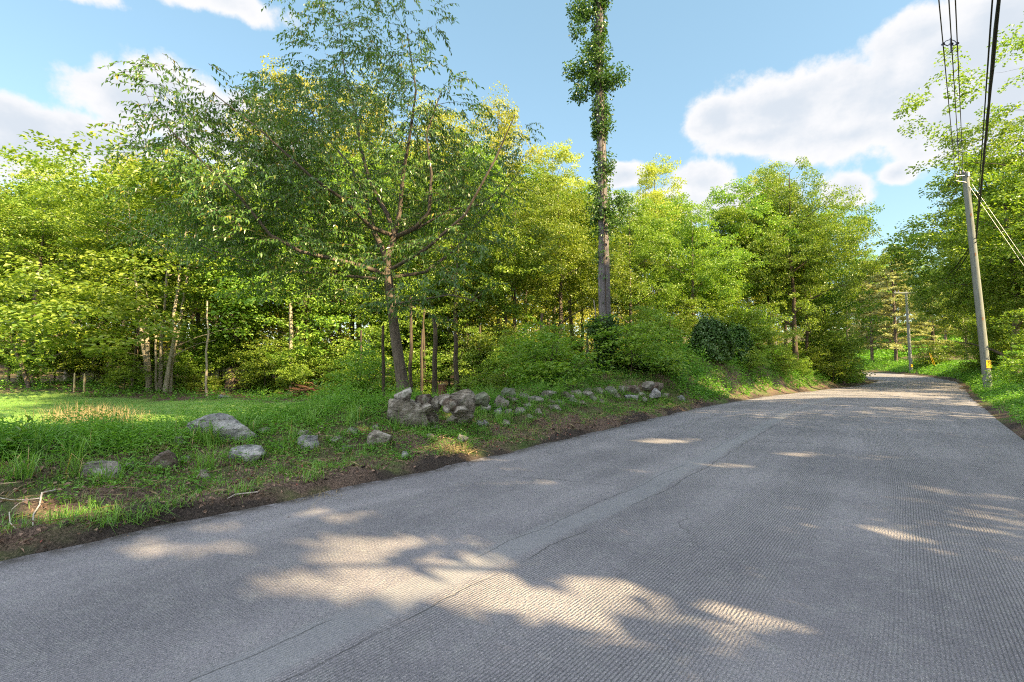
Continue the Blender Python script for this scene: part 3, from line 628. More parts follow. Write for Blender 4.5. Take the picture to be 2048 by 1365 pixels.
for px, top, Yd, key, wd in ((580, 108, 40, 'yellow_a', .8), (1000, 172, 38, 'yellow_a', .72), (1105, 262, 41, 'yellow_a', .8), (1312, 300, 44, 'yellow_a', .8), (880, 180, 40, 'yellow_a', .8), (240, 285, 38, 'yellow_a', .95),
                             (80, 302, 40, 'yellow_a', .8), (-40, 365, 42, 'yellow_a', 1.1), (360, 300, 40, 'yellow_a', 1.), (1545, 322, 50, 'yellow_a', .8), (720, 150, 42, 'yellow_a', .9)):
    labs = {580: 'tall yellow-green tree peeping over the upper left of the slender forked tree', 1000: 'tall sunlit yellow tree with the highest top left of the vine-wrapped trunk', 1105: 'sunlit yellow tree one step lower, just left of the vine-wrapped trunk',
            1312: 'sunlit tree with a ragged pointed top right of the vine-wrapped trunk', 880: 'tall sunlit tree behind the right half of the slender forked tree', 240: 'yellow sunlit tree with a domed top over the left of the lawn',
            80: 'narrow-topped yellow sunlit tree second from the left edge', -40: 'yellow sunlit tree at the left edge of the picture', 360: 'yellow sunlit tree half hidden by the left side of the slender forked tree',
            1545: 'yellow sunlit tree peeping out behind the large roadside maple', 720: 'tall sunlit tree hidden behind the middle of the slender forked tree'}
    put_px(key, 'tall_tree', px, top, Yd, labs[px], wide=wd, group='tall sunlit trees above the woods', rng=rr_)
# trees deeper in the woods, seen as trunks and layers between the front ones
DEEP = 'trees deep in the woods behind the front row'
for i in range(46):
    px = -180 + i * 41 + rr_.uniform(-16, 16); Yd = [33, 46, 38, 60][i % 4] + rr_.uniform(-2, 3)
    if 1650 < px: continue
    sky = np.interp(px, [-200, 0, 230, 400, 600, 1000, 1100, 1180, 1240, 1320, 1380, 1480, 1600, 1700], [390, 370, 320, 320, 300, 280, 320, 380, 430, 360, 440, 390, 380, 470])
    put_px('yellow_a' if px < 1150 and i % 2 else ['forest_a', 'forest_b'][i // 2 % 2], 'forest_tree', px, sky + rr_.uniform(10, 60), Yd, place('tree of the inner wood', px), group=DEEP, rng=rr_, wide=rr_.uniform(.85, 1.1))
for i in range(12):
    px = 1640 + i * 48 + rr_.uniform(-14, 14); Yd = 92 + rr_.uniform(-6, 14)
    put_px(['forest_b', 'maple_a'][i % 2], 'forest_tree', px, 500 + rr_.uniform(-10, 40) - max(0, px - 1850) * .35, Yd, place('far tree on the slope', px), group='far trees behind the road bend', rng=rr_)
for i in range(9):
    px = 2010 + i * 85; Yd = 44 - i * 1.3
    put_px(['forest_a', 'maple_b', 'forest_b'][i % 3], 'forest_tree', px, 400 - i * 12, Yd, place('tree on the rising ground', px), group='trees on the rising ground right of the road', rng=rr_)
fm = MB(); rg = np.random.default_rng(55)
for (xa, ya, xb, yb, n_, hh) in ((-120, 62, -10, 74, 520, 14), (-10, 74, 40, 118, 330, 15), (40, 118, 130, 112, 200, 16), (84, 66, 125, 104, 160, 9), (60, 20, 92, 66, 170, 7), (-105, 20, -120, 62, 90, 13)):
    f_ = rg.uniform(0, 1, n_); P_ = np.stack([xa + (xb - xa) * f_ + rg.normal(0, 3, n_), ya + (yb - ya) * f_ + rg.normal(0, 3, n_), np.zeros(n_)], 1); P_[:, 2] = ground(P_[:, 0], P_[:, 1]) + rg.uniform(0, 1, n_) * (hh - 3 + 3 * np.sin(P_[:, 0] * .5))
    pads(fm, P_, rg, 90, 2.6, .45, .62, .42, .2)
tag(fm.build('far_wood', M['leaf_sunlit']), 'mass of sunlit foliage of the wood far behind the trunks', 'woodland', kind='stuff')
# slim bare trunks of the wood's edge
rng = np.random.default_rng(77)
def slim(px, bot, top, Yd, w_px, mat, label, lean=0., name='bare_trunk', grp=None):
    a = at(px, bot, Yd); g = gz(a[0], Yd); b = at(px + lean, top, Yd); mbt = MB(); k = 7
    pts = np.stack([np.linspace(0, b[0] - a[0], k) + rng.normal(0, .025, k), rng.normal(0, .025, k), np.linspace(-.2, b[2] - g, k)], 1); r = w_px / 2 * Yd / F
    mbt.tube(pts, np.linspace(r * 1.15, r * .75, k), 8, rough=.06, rng=rng)
    return tag(mbt.build(name, M[mat], loc=(a[0], Yd, g)), label, 'tree trunk', grp)
ST = 'bare trunks along the edge of the woods'
for px, w_, lean, Yd, mat, lab in (
    (722, 5, 0, 22, 'bark_dark', None), (769, 7, -4, 18, 'bark_dark', 'thin dark trunk just left of the leaning slender tree'), (822, 7, 0, 22, 'bark_dark', 'thin dark trunk just right of the leaning slender tree'),
    (843, 6, 1, 23, 'bark_dark', None), (849, 5, -1, 24, 'bark_dark', None), (869, 10, 0, 20, 'bark_dark', 'dark straight trunk left of the sawn stump'), (914, 10, -4, 20, 'bark_dark', 'dark straight trunk behind the square boulder'),
    (897, 4, 0, 26, 'bark', None), (925, 4, 1, 27, 'bark', None), (1012, 4, 0, 25, 'bark', None), (1039, 6, -1, 25, 'bark', 'brown trunk standing in shrubs right of the square boulder'), (1081, 7, 3, 22, 'bark_dark', 'dark trunk with a bent sucker left of the vine-wrapped trunk'),
    (1176, 5, 0, 25, 'bark', None), (1189, 3, 0, 22, 'bark_pale', 'very thin pale stem just left of the vine-wrapped trunk'), (298, 9, -6, 24, 'bark_pale', 'smooth yellowish trunk left of the pale multi-stemmed tree'),
    (313, 4, -3, 24, 'bark_pale', None), (413, 4, 2, 23, 'bark_pale', 'thin pale pole-like trunk left of the pyramid-shaped rock'), (580, 8, 2, 25, 'bark_pale', 'short pale trunk left of the uprooted stump'), (620, 13, 2, 34, 'bark_pale', None),
    (155, 6, 3, 26, 'bark', None), (265, 7, 16, 25, 'bark_dark', 'dark trunk slanting right behind the tuft of pale grass'), (230, 9, 6, 30, 'bark_pale', None), (132, 8, 0, 32, 'bark_pale', None), (38, 8, 0, 32, 'bark_pale', None), (16, 4, 6, 25, 'bark', None),
    (508, 6, 0, 31, 'bark_dark', None), (540, 5, 0, 30, 'bark_dark', None), (395, 9, 0, 31, 'bark_dark', None), (440, 7, 0, 33, 'bark', None), (664, 6, 2, 28, 'bark_dark', None), (960, 5, 0, 24, 'bark_dark', None), (985, 7, 0, 30, 'bark_dark', None),
    (1500, 5, 0, 33, 'bark_dark', None), (1540, 7, 2, 36, 'bark_dark', None), (1340, 6, 0, 29, 'bark_dark', None)):
    slim(px, 800, rng.uniform(590, 680), Yd, w_, mat, lab or place('thin straight trunk in the shade', px), lean, grp=None if lab else ST)
# thick shaggy trunk and leaning stem on the left
slim(460, 790, 738, 26, 24, 'bark_dark', 'thick dark shaggy broken trunk behind the pyramid-shaped rock', 6, 'shaggy_trunk')
slim(60, 820, 690, 23.5, 7, 'bark', 'bare stem slanting left at the far left end of the lawn', -32, 'leaning_stem')

# conifers at the bend
def conifer(px, top, Yd, Rb, label, seed, bare=.35, lean=0.):
    rng = np.random.default_rng(seed); p = at(px, 740, Yd); g = gz(p[0], Yd); H = at(px, top, Yd)[2] - g; tb, cb = MB(), MB()
    tb.tube([[0, 0, -.3], [.05, 0, H * .3], [lean * .6, 0, H * .7], [lean, 0, H]], [.24, .2, .1, .02], 8, rough=.06, rng=rng)
    for h in np.arange(H * .12, H * .97, .42):
        for k in range(5):
            a = rng.uniform(0, 6.28); L = Rb * (1 - h / H) ** .7 * rng.uniform(.6, 1.15) + .3; dr = rng.uniform(-.05, .25)
            u_ = np.array([math.cos(a), math.sin(a), 0]); c = np.array([lean * (h / H) ** 2, 0, h]); e = c + u_ * L + [0, 0, L * dr - .1]; mi = (c + e) / 2 + [0, 0, .1 * L]
            tb.tube([c, mi, e], [.035, .02, .006], 4, cap=False)
            if h < H * bare and rng.uniform() < .6: continue
            n = int(48 * L) + 10; s_ = rng.uniform(.25, 1.05, n)[:, None]; P_ = c + (e - c) * s_ + np.array([0, 0, .1]) * L * (1 - (2 * s_ - 1) ** 2) + rng.normal(0, .13, (n, 3)) * [1, 1, .5]
            leaves(cb, P_, .36 * rng.uniform(.6, 1.2, n), .13, a + rng.normal(0, .9, n), rng.normal(-.15, .35, n), rng.normal(0, .5, n))
    o = empty('conifer_tree', (p[0], Yd, g), 0, label, 'tree'); tb.build('trunk', M['bark'], o); cb.build('crown', M['leaf_conifer'], o)
conifer(1793, 488, 72, 5.2, 'tall pale sunlit conifer with bare lower branches behind the far utility pole', 3, .42)
conifer(1745, 515, 78, 4.2, 'pale conifer with feathery branches at the inside of the road bend', 4, .3)
conifer(1868, 560, 74, 3.6, 'feathery conifer right of the far utility pole', 6, .3)

# understorey saplings and bushes along the wood's edge
SB = 'saplings under the trees at the edge of the woods'; BB = 'bushes at the foot of the woods'
for i, (px, top, Yd, key) in enumerate([(20, 640, 25, 'sapling'), (110, 610, 26, 'sapling'), (190, 640, 27, 'sapling'), (250, 700, 23, 'sapling'), (350, 690, 25, 'sapling'), (420, 640, 27, 'sapling'), (500, 640, 28, 'sapling'), (560, 620, 27, 'sapling'),
        (590, 690, 24, 'sapling'), (650, 650, 26, 'sapling'), (720, 640, 24, 'sapling'), (850, 640, 25, 'sapling'), (880, 610, 28, 'sapling'), (970, 640, 25, 'sapling'), (1010, 660, 22, 'sapling'), (1060, 650, 20, 'sapling'), (1110, 640, 21, 'sapling'),
        (1150, 640, 25, 'sapling'), (1270, 600, 24, 'sapling'), (1310, 610, 26, 'sapling'), (1350, 580, 30, 'sapling'), (1480, 560, 31, 'sapling'), (1520, 610, 30, 'sapling'), (1640, 620, 37, 'sapling'), (1662, 640, 40, 'sapling'),
        (1680, 650, 52, 'sapling'), (1968, 660, 50, 'sapling'), (2000, 640, 44, 'sapling'), (2090, 600, 27, 'sapling'), (2010, 640, 40, 'sapling'), (60, 660, 24, 'sapling'), (150, 670, 25.5, 'sapling'), (225, 650, 26, 'sapling'), (275, 640, 28, 'sapling'), (385, 650, 26, 'sapling'), (450, 620, 29, 'sapling'), (530, 665, 25, 'sapling'), (620, 630, 29, 'sapling'), (685, 665, 25, 'sapling'), (745, 610, 30, 'sapling'), (820, 600, 29, 'sapling'), (930, 640, 24, 'sapling'), (1040, 610, 27, 'sapling')]):
    put_px(key, 'sapling', px, top, Yd, place('thin leafy sapling', px), group=SB, rng=rr_, wide=rr_.uniform(.95, 1.35))
for i, (px, top, Yd, lab) in enumerate([(735, 700, 19, 'dark leafy bush left of the leaning slender tree'), (1085, 660, 18, 'dense dark bush left of the vine-wrapped trunk'), (1000, 745, 18, None), (1140, 745, 17.5, None), (930, 755, 20, None), (1260, 640, 20, 'leafy bush right of the vine-wrapped trunk'),
        (1320, 680, 22.5, None), (1370, 700, 24, None), (1495, 690, 28, None), (1560, 700, 31, None), (1620, 690, 35, None), (1660, 700, 36, 'round bush under the big roadside maple, nearest the bend'), (1662, 690, 43, None),
        (90, 775, 24, 'low dark bush at the far left end of the lawn'), (660, 770, 22.5, None), (560, 780, 23.5, None), (1870, 690, 62, 'dark bush right of the far utility pole'), (1975, 690, 46, None), (2085, 700, 24, 'leafy bush right of the near utility pole'),
        (-30, 760, 24, None), (170, 775, 25, None), (300, 745, 25.5, None), (380, 740, 25, None), (430, 755, 26, None), (520, 735, 26, None), (225, 745, 26, None), (50, 750, 25.5, None), (620, 735, 26, None), (700, 730, 23.5, None), (800, 745, 25, None), (965, 735, 23, None), (1775, 700, 88, None), (1840, 690, 90, None), (1885, 700, 84, None), (1735, 705, 92, None), (1810, 690, 96, None), (840, 745, 24, None), (1120, 700, 22, None), (1175, 720, 23.5, None), (1650, 715, 60, None), (1600, 715, 33, None)]):
    put_px('bush', 'bush', px, top, Yd, lab or place('green bush', px), group=None if lab else BB, rng=rr_, wide=rr_.uniform(1.1, 1.6))
# mounds of shrub smothered by climbing vine
def vine_mound(px, top, Yd, rx, label, seed, name='vine_covered_shrub'):
    rng = np.random.default_rng(seed); p = at(px, 735, Yd); g = gz(p[0], Yd); H = at(px, top, Yd)[2] - g; tb, cb = MB(), MB(); n = 9000
    th = rng.uniform(0, 6.28, n); z = rng.uniform(0, 1, n); bul = 1 + .16 * np.sin(th * 3 + z * 5) + .1 * np.sin(th * 7 + z * 9)
    rr = rx * .92 * np.sqrt(np.clip(1 - z ** 2.4, 0, 1)) * bul * rng.uniform(.9, 1.06, n); P_ = np.stack([np.cos(th) * rr, np.sin(th) * rr, z * H * (1 + .06 * np.sin(th * 4))], 1)
    leaves(cb, P_ * (1 + rng.normal(0, .05, (n, 1))), .15 * rng.uniform(.5, 1.2, n), .10, th + rng.normal(0, .8, n), rng.normal(-.6, .45, n), rng.normal(0, .3, n), fold=.08)
    T_ = np.stack([np.cos(th[:60]) * rr[:60] * .8, np.sin(th[:60]) * rr[:60] * .8, z[:60] * H * .9], 1)
    grow(tb, [([[0, 0, -.2], [.1, 0, H * .5], [0, 0, H * .85]], np.array([.07, .05, .02]))], T_, rng)
    o = empty(name, (p[0], Yd, g), 0, label, 'shrub'); tb.build('stem', M['bark_dark'], o); cb.build('foliage', M['leaf_vine'], o)
vine_mound(1420, 642, 25.5, 1.05, 'dark rounded shrub smothered in ivy-like vine above the bright weeds', 5)
vine_mound(1290, 712, 21.5, 1.35, 'low dark vine-smothered shrub right of the vine-wrapped trunk', 6)
vine_mound(1475, 655, 28.5, .8, 'narrower vine-hung shrub in the shade right of the rounded ivy mound', 9)

# dead grey twiggy tree by the near pole
def twiggy(px, top, Yd, label):
    rng = np.random.default_rng(4); p = at(px, 735, Yd); g = gz(p[0], Yd); H = at(px, top, Yd)[2] - g; tb = MB()
    T_ = np.array([[rng.normal(0, 2.3), rng.normal(0, 2), rng.uniform(H * .55, H)] for _ in range(260)])
    grow(tb, [([[0, 0, -.2], [.1, 0, H * .5], [0, 0, H * .9]], np.array([.1, .07, .03]))], T_, rng, r_twig=.012)
    o = tb.build('dead_tree', M['twig'], loc=(p[0], Yd, g)); tag(o, label, 'tree')
twiggy(1930, 600, 62, 'leafless grey twiggy tree left of the near utility pole')

# ------------------------------------------------------------------ trees across the road behind and beside the viewer, which throw the dappled shade
for i, (x, y, H, b, r_, n) in enumerate([(13.5, -.5, 29, 5, 5.8, 480), (17, 5, 19, 3., 5., 300), (21, 0, 23, 4, 5.6, 380), (24.5, 9, 21, 3.5, 5.2, 300), (9.5, -8, 21, 4, 5.4, 380), (30, 17, 18, 4, 4.6, 260), (18, -7.8, 23, 4, 5.8, 400), (4, -14, 21, 5, 5.2, 300), (25, -6, 23, 4, 5.8, 340), (8.5, -1.8, 11, 2.5, 3.4, 150), (18.8, -14.2, 25, 6, 5.6, 300), (28, 1.5, 25, 4, 5.6, 340), (32, 9, 23, 4, 5.4, 320)]):
    shade_tree(100 + i, x, y, H, b, r_, n, ('big leafy tree on the right verge, ' + ('nearest the viewer', 'just ahead of the viewer out of frame', 'on the bank behind the verge', 'outside the right edge of the picture', 'behind the viewer', 'close before the near pole', 'at the back on the right', 'farthest behind the viewer', 'deepest on the right bank', 'lowest and closest to the road behind the viewer', 'tallest of those behind the viewer', 'second row beyond the bank', 'second row, nearest the frame edge')[i]))
# ------------------------------------------------------------------ stones
def stone(px0, px1, py0, py1, mat, label, Yd=None, seed=0, dz=0., flat=.0, depth=1., rot=0., facets=15, bury=.12, name='fieldstone', group='stones of the tumbled wall', ry=0.):
    rng = np.random.default_rng(seed + int(px0 * 7 + py0)); cx = (px0 + px1) / 2
    if Yd is None: p = hit(cx, py1); Yd = p[1]
    a, b = at(px0, py1, Yd), at(px1, py1, Yd); t_ = at(cx, py0, Yd); bt = at(cx, py1, Yd); W = b[0] - a[0]; H = t_[2] - bt[2]
    import bmesh
    bm = bmesh.new(); bmesh.ops.create_icosphere(bm, subdivisions=4, radius=1); V = np.array([v.co[:] for v in bm.verts]); Fc = np.array([[v.index for v in f.verts] for f in bm.faces]); bm.free()
    for k in range(facets):
        nrm = rng.normal(0, 1, 3)
        if k < 2: nrm = np.array([rng.normal(0, .2), rng.normal(0, .2), 1. if k else -1.])
        nrm /= np.linalg.norm(nrm); d = rng.uniform(.47, .74); pr_ = V @ nrm; V = V - np.outer(np.maximum(0, pr_ - d) * .995, nrm)
    lay = .010 * np.sin(V[:, 2] * 11 + V[:, 0] * 2 + seed)
    nz_ = np.array([mnoise.noise(Vector(v * 1.7) + Vector((seed, px0, 0))) * .10 + mnoise.noise(Vector(v * 5.5) + Vector((px0, seed, 3))) * .05 + mnoise.noise(Vector(v * 14) + Vector((px0, 1, 3))) * .03 for v in V])
    V = V * (1 + nz_ + lay)[:, None]
    mn, mx = V.min(0), V.max(0); V = (V - (mn + mx) / 2) / (mx - mn); c_, s_ = math.cos(ry), math.sin(ry)
    V = V @ np.array([[c_, 0, -s_], [0, 1, 0], [s_, 0, c_]]); mn, mx = V.min(0), V.max(0); V = (V - (mn + mx) / 2) / (mx - mn)
    Dp = max(W, H) * .85 * depth; V = V * [W, Dp, H * (1 + bury)]
    mb = MB(); mb.add(V, Fc, 0, False)
    STONES.append(((a[0] + b[0]) / 2, Yd, W)); o = mb.build(name, M[mat], loc=((a[0] + b[0]) / 2, Yd + Dp * .5, bt[2] + H * (1 - bury) / 2 + dz)); o.rotation_euler = (0, 0, 0)
    for pl in o.data.polygons: pl.use_smooth = False
    return tag(o, label, 'stone', group)
S = stone; STONES = []
S(754, 852, 798, 862, 'rock_warm', 'biggest rounded boulder at the left end of the tumbled stone pile', seed=1, facets=14, bury=.5, ry=.25)
y0 = hit(803, 862)[1]
S(785, 823, 775, 802, 'rock', 'grey squarish slab balanced on top of the biggest rounded boulder', Yd=y0 + .12, seed=2, ry=-.12)
S(826, 864, 789, 813, 'rock_dark', 'brown wedge-shaped stone in the notch right of the biggest boulder', Yd=y0 + .22, seed=3, ry=.2)
S(830, 866, 806, 828, 'rock_warm', 'tilted slab lying under the brown wedge-shaped stone', Yd=y0 + .12, seed=4, ry=.35)
S(845, 874, 824, 858, 'rock_warm', 'narrow upright stone leaning on the right flank of the biggest boulder', seed=5, ry=.5, bury=.3)
S(860, 881, 792, 822, 'rock_warm', 'small pale lump between the brown wedge and the leaning slab', Yd=y0 + .32, seed=6)
S(876, 902, 788, 810, 'rock_warm', 'pale flat-topped stone leaning against the square boulder', Yd=y0 + .28, seed=7, ry=-.45)
S(882, 916, 796, 822, 'rock_dark', 'angular brown slab in front of the square boulder', Yd=y0 + .10, seed=8, ry=-.15)
S(890, 952, 778, 824, 'rock_warm', 'large square-cut boulder with a flat top in the middle of the stone pile', Yd=y0 + .42, seed=9, facets=16, bury=.3)
S(884, 946, 820, 858, 'rock_warm', 'broad low stone half sunk in the slope below the square boulder', seed=10, bury=.5)
S(903, 936, 813, 828, 'rock_warm', 'small flat stone resting at the foot of the square boulder', Yd=y0 + .05, seed=11)
S(884, 900, 812, 826, 'rock_warm', 'small lump of buff stone below the angular brown slab', Yd=y0 + .05, seed=111)
S(944, 963, 788, 812, 'rock_green', 'rounded greenish stone touching the right side of the square boulder', Yd=y0 + .6, seed=12)
S(950, 980, 784, 812, 'rock_green', 'dark leaning stone behind the rounded greenish one', Yd=y0 + 1.0, seed=13, ry=.4)
S(958, 982, 806, 828, 'rock', 'blocky grey stone at the right end of the stone pile', seed=14, bury=.3)
S(986, 1019, 791, 822, 'rock_warm', 'pale stone among the weeds right of the stone pile', seed=15, bury=.3, ry=.3)
S(1000, 1032, 776, 800, 'rock_green', 'rounded weedy stone farther back, right of the stone pile', seed=16, bury=.3)
S(987, 1004, 815, 834, 'rock_pale', 'small pale pointed stone right of the stone pile', seed=17, bury=.2, facets=7)
S(1029, 1053, 815, 828, 'rock', 'lower of two flat slabs lying in the grass near the small pale pointed stone', seed=18, bury=.2)
S(1040, 1064, 806, 820, 'rock', 'flat slab of two lying in the grass, the upper one', seed=19, bury=.2)
S(946, 966, 842, 858, 'rock_pale', 'larger of two small pale stones on the slope below the pile', seed=20)
S(964, 978, 840, 856, 'rock_pale', 'smaller of two small pale stones on the slope below the pile', seed=21)
S(728, 780, 861, 893, 'rock_warm', 'smooth slanting buff stone alone on the slope left of the boulder pile', seed=22, facets=6, ry=.3, bury=.3)
S(800, 816, 903, 920, 'rock_pale', 'fist-sized pale stone low on the slope near the road', seed=23)
S(741, 758, 848, 864, 'rock_green', 'small greenish stone in the weeds left of the biggest boulder', seed=24)
S(345, 492, 828, 886, 'rock_pale', 'long low weathered grey ledge of rock lying in the weeds on the left', seed=25, facets=16, bury=.3, ry=.10, depth=.55)
S(585, 631, 872, 908, 'rock_pale', 'smooth round grey stone in the weeds right of the long ledge', seed=26, facets=5, bury=.3)
S(590, 618, 862, 882, 'rock', 'small round stone just behind the smooth round grey stone', seed=27, facets=5)
S(145, 214, 928, 962, 'rock', 'pale half-buried stone at the left of the verge', seed=28, bury=.6, facets=6)
S(286, 338, 904, 946, 'rock_dark', 'dark pointed stone poking from the litter on the left', seed=29, bury=.5)
S(446, 516, 897, 928, 'rock_pale', 'thin flat slab in the dead leaves below the long ledge', seed=30, bury=.3)
S(386, 418, 940, 966, 'rock_warm', 'small buff stone in the dead leaves below the thin flat slab', seed=31, bury=.4)
S(331, 362, 872, 900, 'rock_green', 'dark mossy stone at the left foot of the long ledge', seed=32, bury=.4)
S(424, 458, 790, 808, 'rock_pale', 'pale pyramid-shaped rock at the back of the lawn', seed=33, facets=6, bury=.3, Yd=21.5, group=None)
# the farther heap by the bright weeds
yh = hit(1290, 800)[1]
for k, (a, b, c, d, mt, lb) in enumerate([(1246, 1290, 771, 794, 'rock_dark', 'dark jagged slab at the left end of the farther stone heap'), (1262, 1301, 782, 799, 'rock', 'long flat slab at the bottom of the farther stone heap'),
        (1286, 1312, 763, 778, 'rock', 'flat capstone on the farther stone heap'), (1304, 1332, 765, 784, 'rock_dark', 'rounded dark stone at the right end of the farther stone heap'), (1300, 1324, 777, 794, 'rock_pale', 'pale blocky stone in the farther stone heap'),
        (1250, 1278, 790, 803, 'rock_pale', 'small slab fallen in front of the farther stone heap'), (1276, 1298, 794, 806, 'rock', 'smallest slab in front of the farther stone heap'), (1211, 1236, 773, 797, 'rock_green', 'upright weedy stone left of the farther stone heap'),
        (1356, 1374, 791, 806, 'rock_pale', 'lone pale stone by the road right of the farther stone heap'), (1160, 1192, 776, 790, 'rock_green', 'weed-grown stone between the two stone heaps'), (1080, 1116, 782, 800, 'rock', 'half-sunk stone right of the flat slabs'), (1090, 1116, 800, 812, 'rock_dark', 'dark flat stone in the grass above the turf lump'), (1130, 1150, 790, 802, 'rock', 'small stone left of the farther stone heap')]):
    S(a, b, c, d, mt, lb, seed=40 + k, bury=.3, Yd=(yh + (0, -.1, .2, .15, -.05)[k]) if k < 5 else None)

rs_ = random.Random(6)
for k, (a, b, w_, h_) in enumerate([(968, 822, 13, 15), (1000, 808, 12, 13), (1024, 806, 14, 13), (1048, 800, 13, 14), (1072, 806, 16, 13), (1100, 796, 14, 12), (1132, 798, 17, 14), (1152, 792, 13, 12), (1176, 796, 15, 14), (1200, 790, 14, 15), (1226, 796, 15, 12), (1244, 786, 12, 14), (1012, 828, 12, 10), (1108, 822, 16, 11), (1160, 812, 14, 10), (1330, 796, 13, 9), (868, 862, 13, 11), (842, 868, 10, 8)]):
    S(a - w_, a + w_, b - h_, b + 3, ['rock', 'rock_warm', 'rock_dark', 'rock'][k % 4], place('grey stone of the low tumbled row', a), seed=300 + k, bury=.35, ry=rs_.uniform(-.3, .3))
for k, (a, b) in enumerate([(700, 866), (668, 884), (690, 905), (556, 905), (520, 868), (250, 935), (365, 925), (1062, 836), (1076, 828), (1120, 812), (1010, 850), (925, 880), (855, 880), (1145, 806), (1185, 800), (1205, 806), (240, 900), (640, 860)]):
    w_ = rs_.uniform(7, 15); S(a - w_, b + 0., 0, 0, 'rock', '') if 0 else S(a - w_, a + w_, b - w_ * .9, b + 4, rs_.choice(['rock', 'rock_warm', 'rock_green', 'rock_dark']), place('small stone half hidden in the weeds', a), seed=200 + k, bury=.5)
# ------------------------------------------------------------------ stumps, brush pile, stakes, fallen branches
def stump(px, top, bot, w_px, Yd, mat, label, name='sawn_stump', flare=1.15):
    rng = np.random.default_rng(int(px)); p = at(px, bot, Yd); g = p[2]; H = at(px, top, Yd)[2] - g; r = w_px / 2 * Yd / F; mb = MB(); k = 6
    pts = [[0, 0, -.25], [0, 0, H * .3], [.01, 0, H * .7], [.01, 0, H]]; mb.tube(pts, [r * flare, r * 1.03, r, r * .98], 16, rough=.05, rng=rng, cap=False)
    o = empty(name, (p[0], Yd, g), 0, label, 'stump'); mb.build('bark', M[mat], o)
    c = MB(); a = np.linspace(0, 6.28, 16, endpoint=False); c.tube([[0.01, 0, H - .03], [.01, 0, H + .012]], [r * .9, r * .88], 16); c.build('cut_face', M['cutwood'], o)
stump(884, 769, 800, 17, 16.5, 'bark_red', 'sawn tree stump standing behind the square boulder')
stump(240, 797, 822, 28, 23.5, 'bark_red', 'broad brown sawn log end at the edge of the woods on the left', name='log_stump')
for px, lb in ((147, 'left one of two thin pale stakes at the edge of the lawn'), (167, 'right one of two thin pale stakes at the edge of the lawn')):
    mb = MB(); p = at(px, 806, 22.5); g = gz(p[0], 22.5); H = at(px, 803 if px > 150 else 802, 22.5)[2] - g; mb.box((0, 0, .35), (.06, .05, 1.0)); mb.box((0, 0, .87), (.035, .03, .05)); tag(mb.build('garden_stake', M['cutwood'], loc=(p[0], 22.5, g)), lb, 'stake', 'stakes at the edge of the lawn')
rng = np.random.default_rng(9); mb = MB()                          # uprooted stump / brush pile
for k in range(60):
    a = rng.uniform(-1.1, 1.1); p0 = np.array([a, rng.uniform(-.5, .5), rng.uniform(0, .45)]); dv = np.array([rng.uniform(.4, 1.) * rng.choice([-1, 1]), rng.uniform(-.3, .3), rng.uniform(-.1, .3)])
    mb.tube([p0, p0 + dv * .5 + rng.normal(0, .05, 3), p0 + dv], [rng.uniform(.03, .08), .04, .012], 6, rough=.1, rng=rng)
p = at(640, 782, 23.5); tag(mb.build('brush_pile', M['bark_red'], loc=(p[0], 23.5, gz(p[0], 23.5) + .02)), 'reddish heap of broken branches and roots behind the back of the lawn', 'brush pile')
def stick(pxs, rad, label, mat='twig', name='fallen_branch', fork=None, lift=.03, grp=None):
    mb = MB(); P_ = [hit(*q) for q in pxs]; o0 = P_[0].copy()
    if len(P_) > 2: P_ = [p + [0, 0, lift * (1 + (k % 2))] for k, p in enumerate(P_)]
    mb.tube(np.array(P_) - o0, np.linspace(rad, rad * .45, len(P_)), 7, rough=.12, rng=np.random.default_rng(2))
    for fk in (fork or []):
        Q = [hit(*q) + [0, 0, lift] for q in fk]; mb.tube(np.array(Q) - o0, np.linspace(rad * .75, rad * .3, len(Q)), 6, rough=.1, rng=np.random.default_rng(3))
    return tag(mb.build(name, M[mat], loc=o0), label, 'branch', grp)
stick([(111, 990), (83, 1006), (79, 1020), (66, 1050), (64, 1082)], .011, 'forked bleached branch lying on the litter at the far left of the verge', fork=[[(83, 1006), (55, 1010), (36, 1018), (18, 1035), (20, 1058), (32, 1070)], [(55, 1010), (20, 1010), (-10, 1004)]], lift=.05)
stick([(530, 988), (470, 1000), (455, 1003)], .010, 'short straight grey stick along the road edge right of the grass tufts')
stick([(182, 1056), (168, 1072), (140, 1090)], .008, 'short dry stick at the road edge below the grass tufts', 'dry')
stick([(80, 965), (40, 985), (5, 1008)], .008, 'thin straw-coloured stick at the left end of the verge', 'dry')
stick([(935, 912), (955, 905), (975, 893), (990, 880)], .010, 'thin dry root sticking up beside the road below the stones', 'dry', 'dry_root')
stick([(1170, 855), (1182, 838), (1196, 826)], .008, 'thin dry root trailing from the dark turf lump', 'dry', 'dry_root')

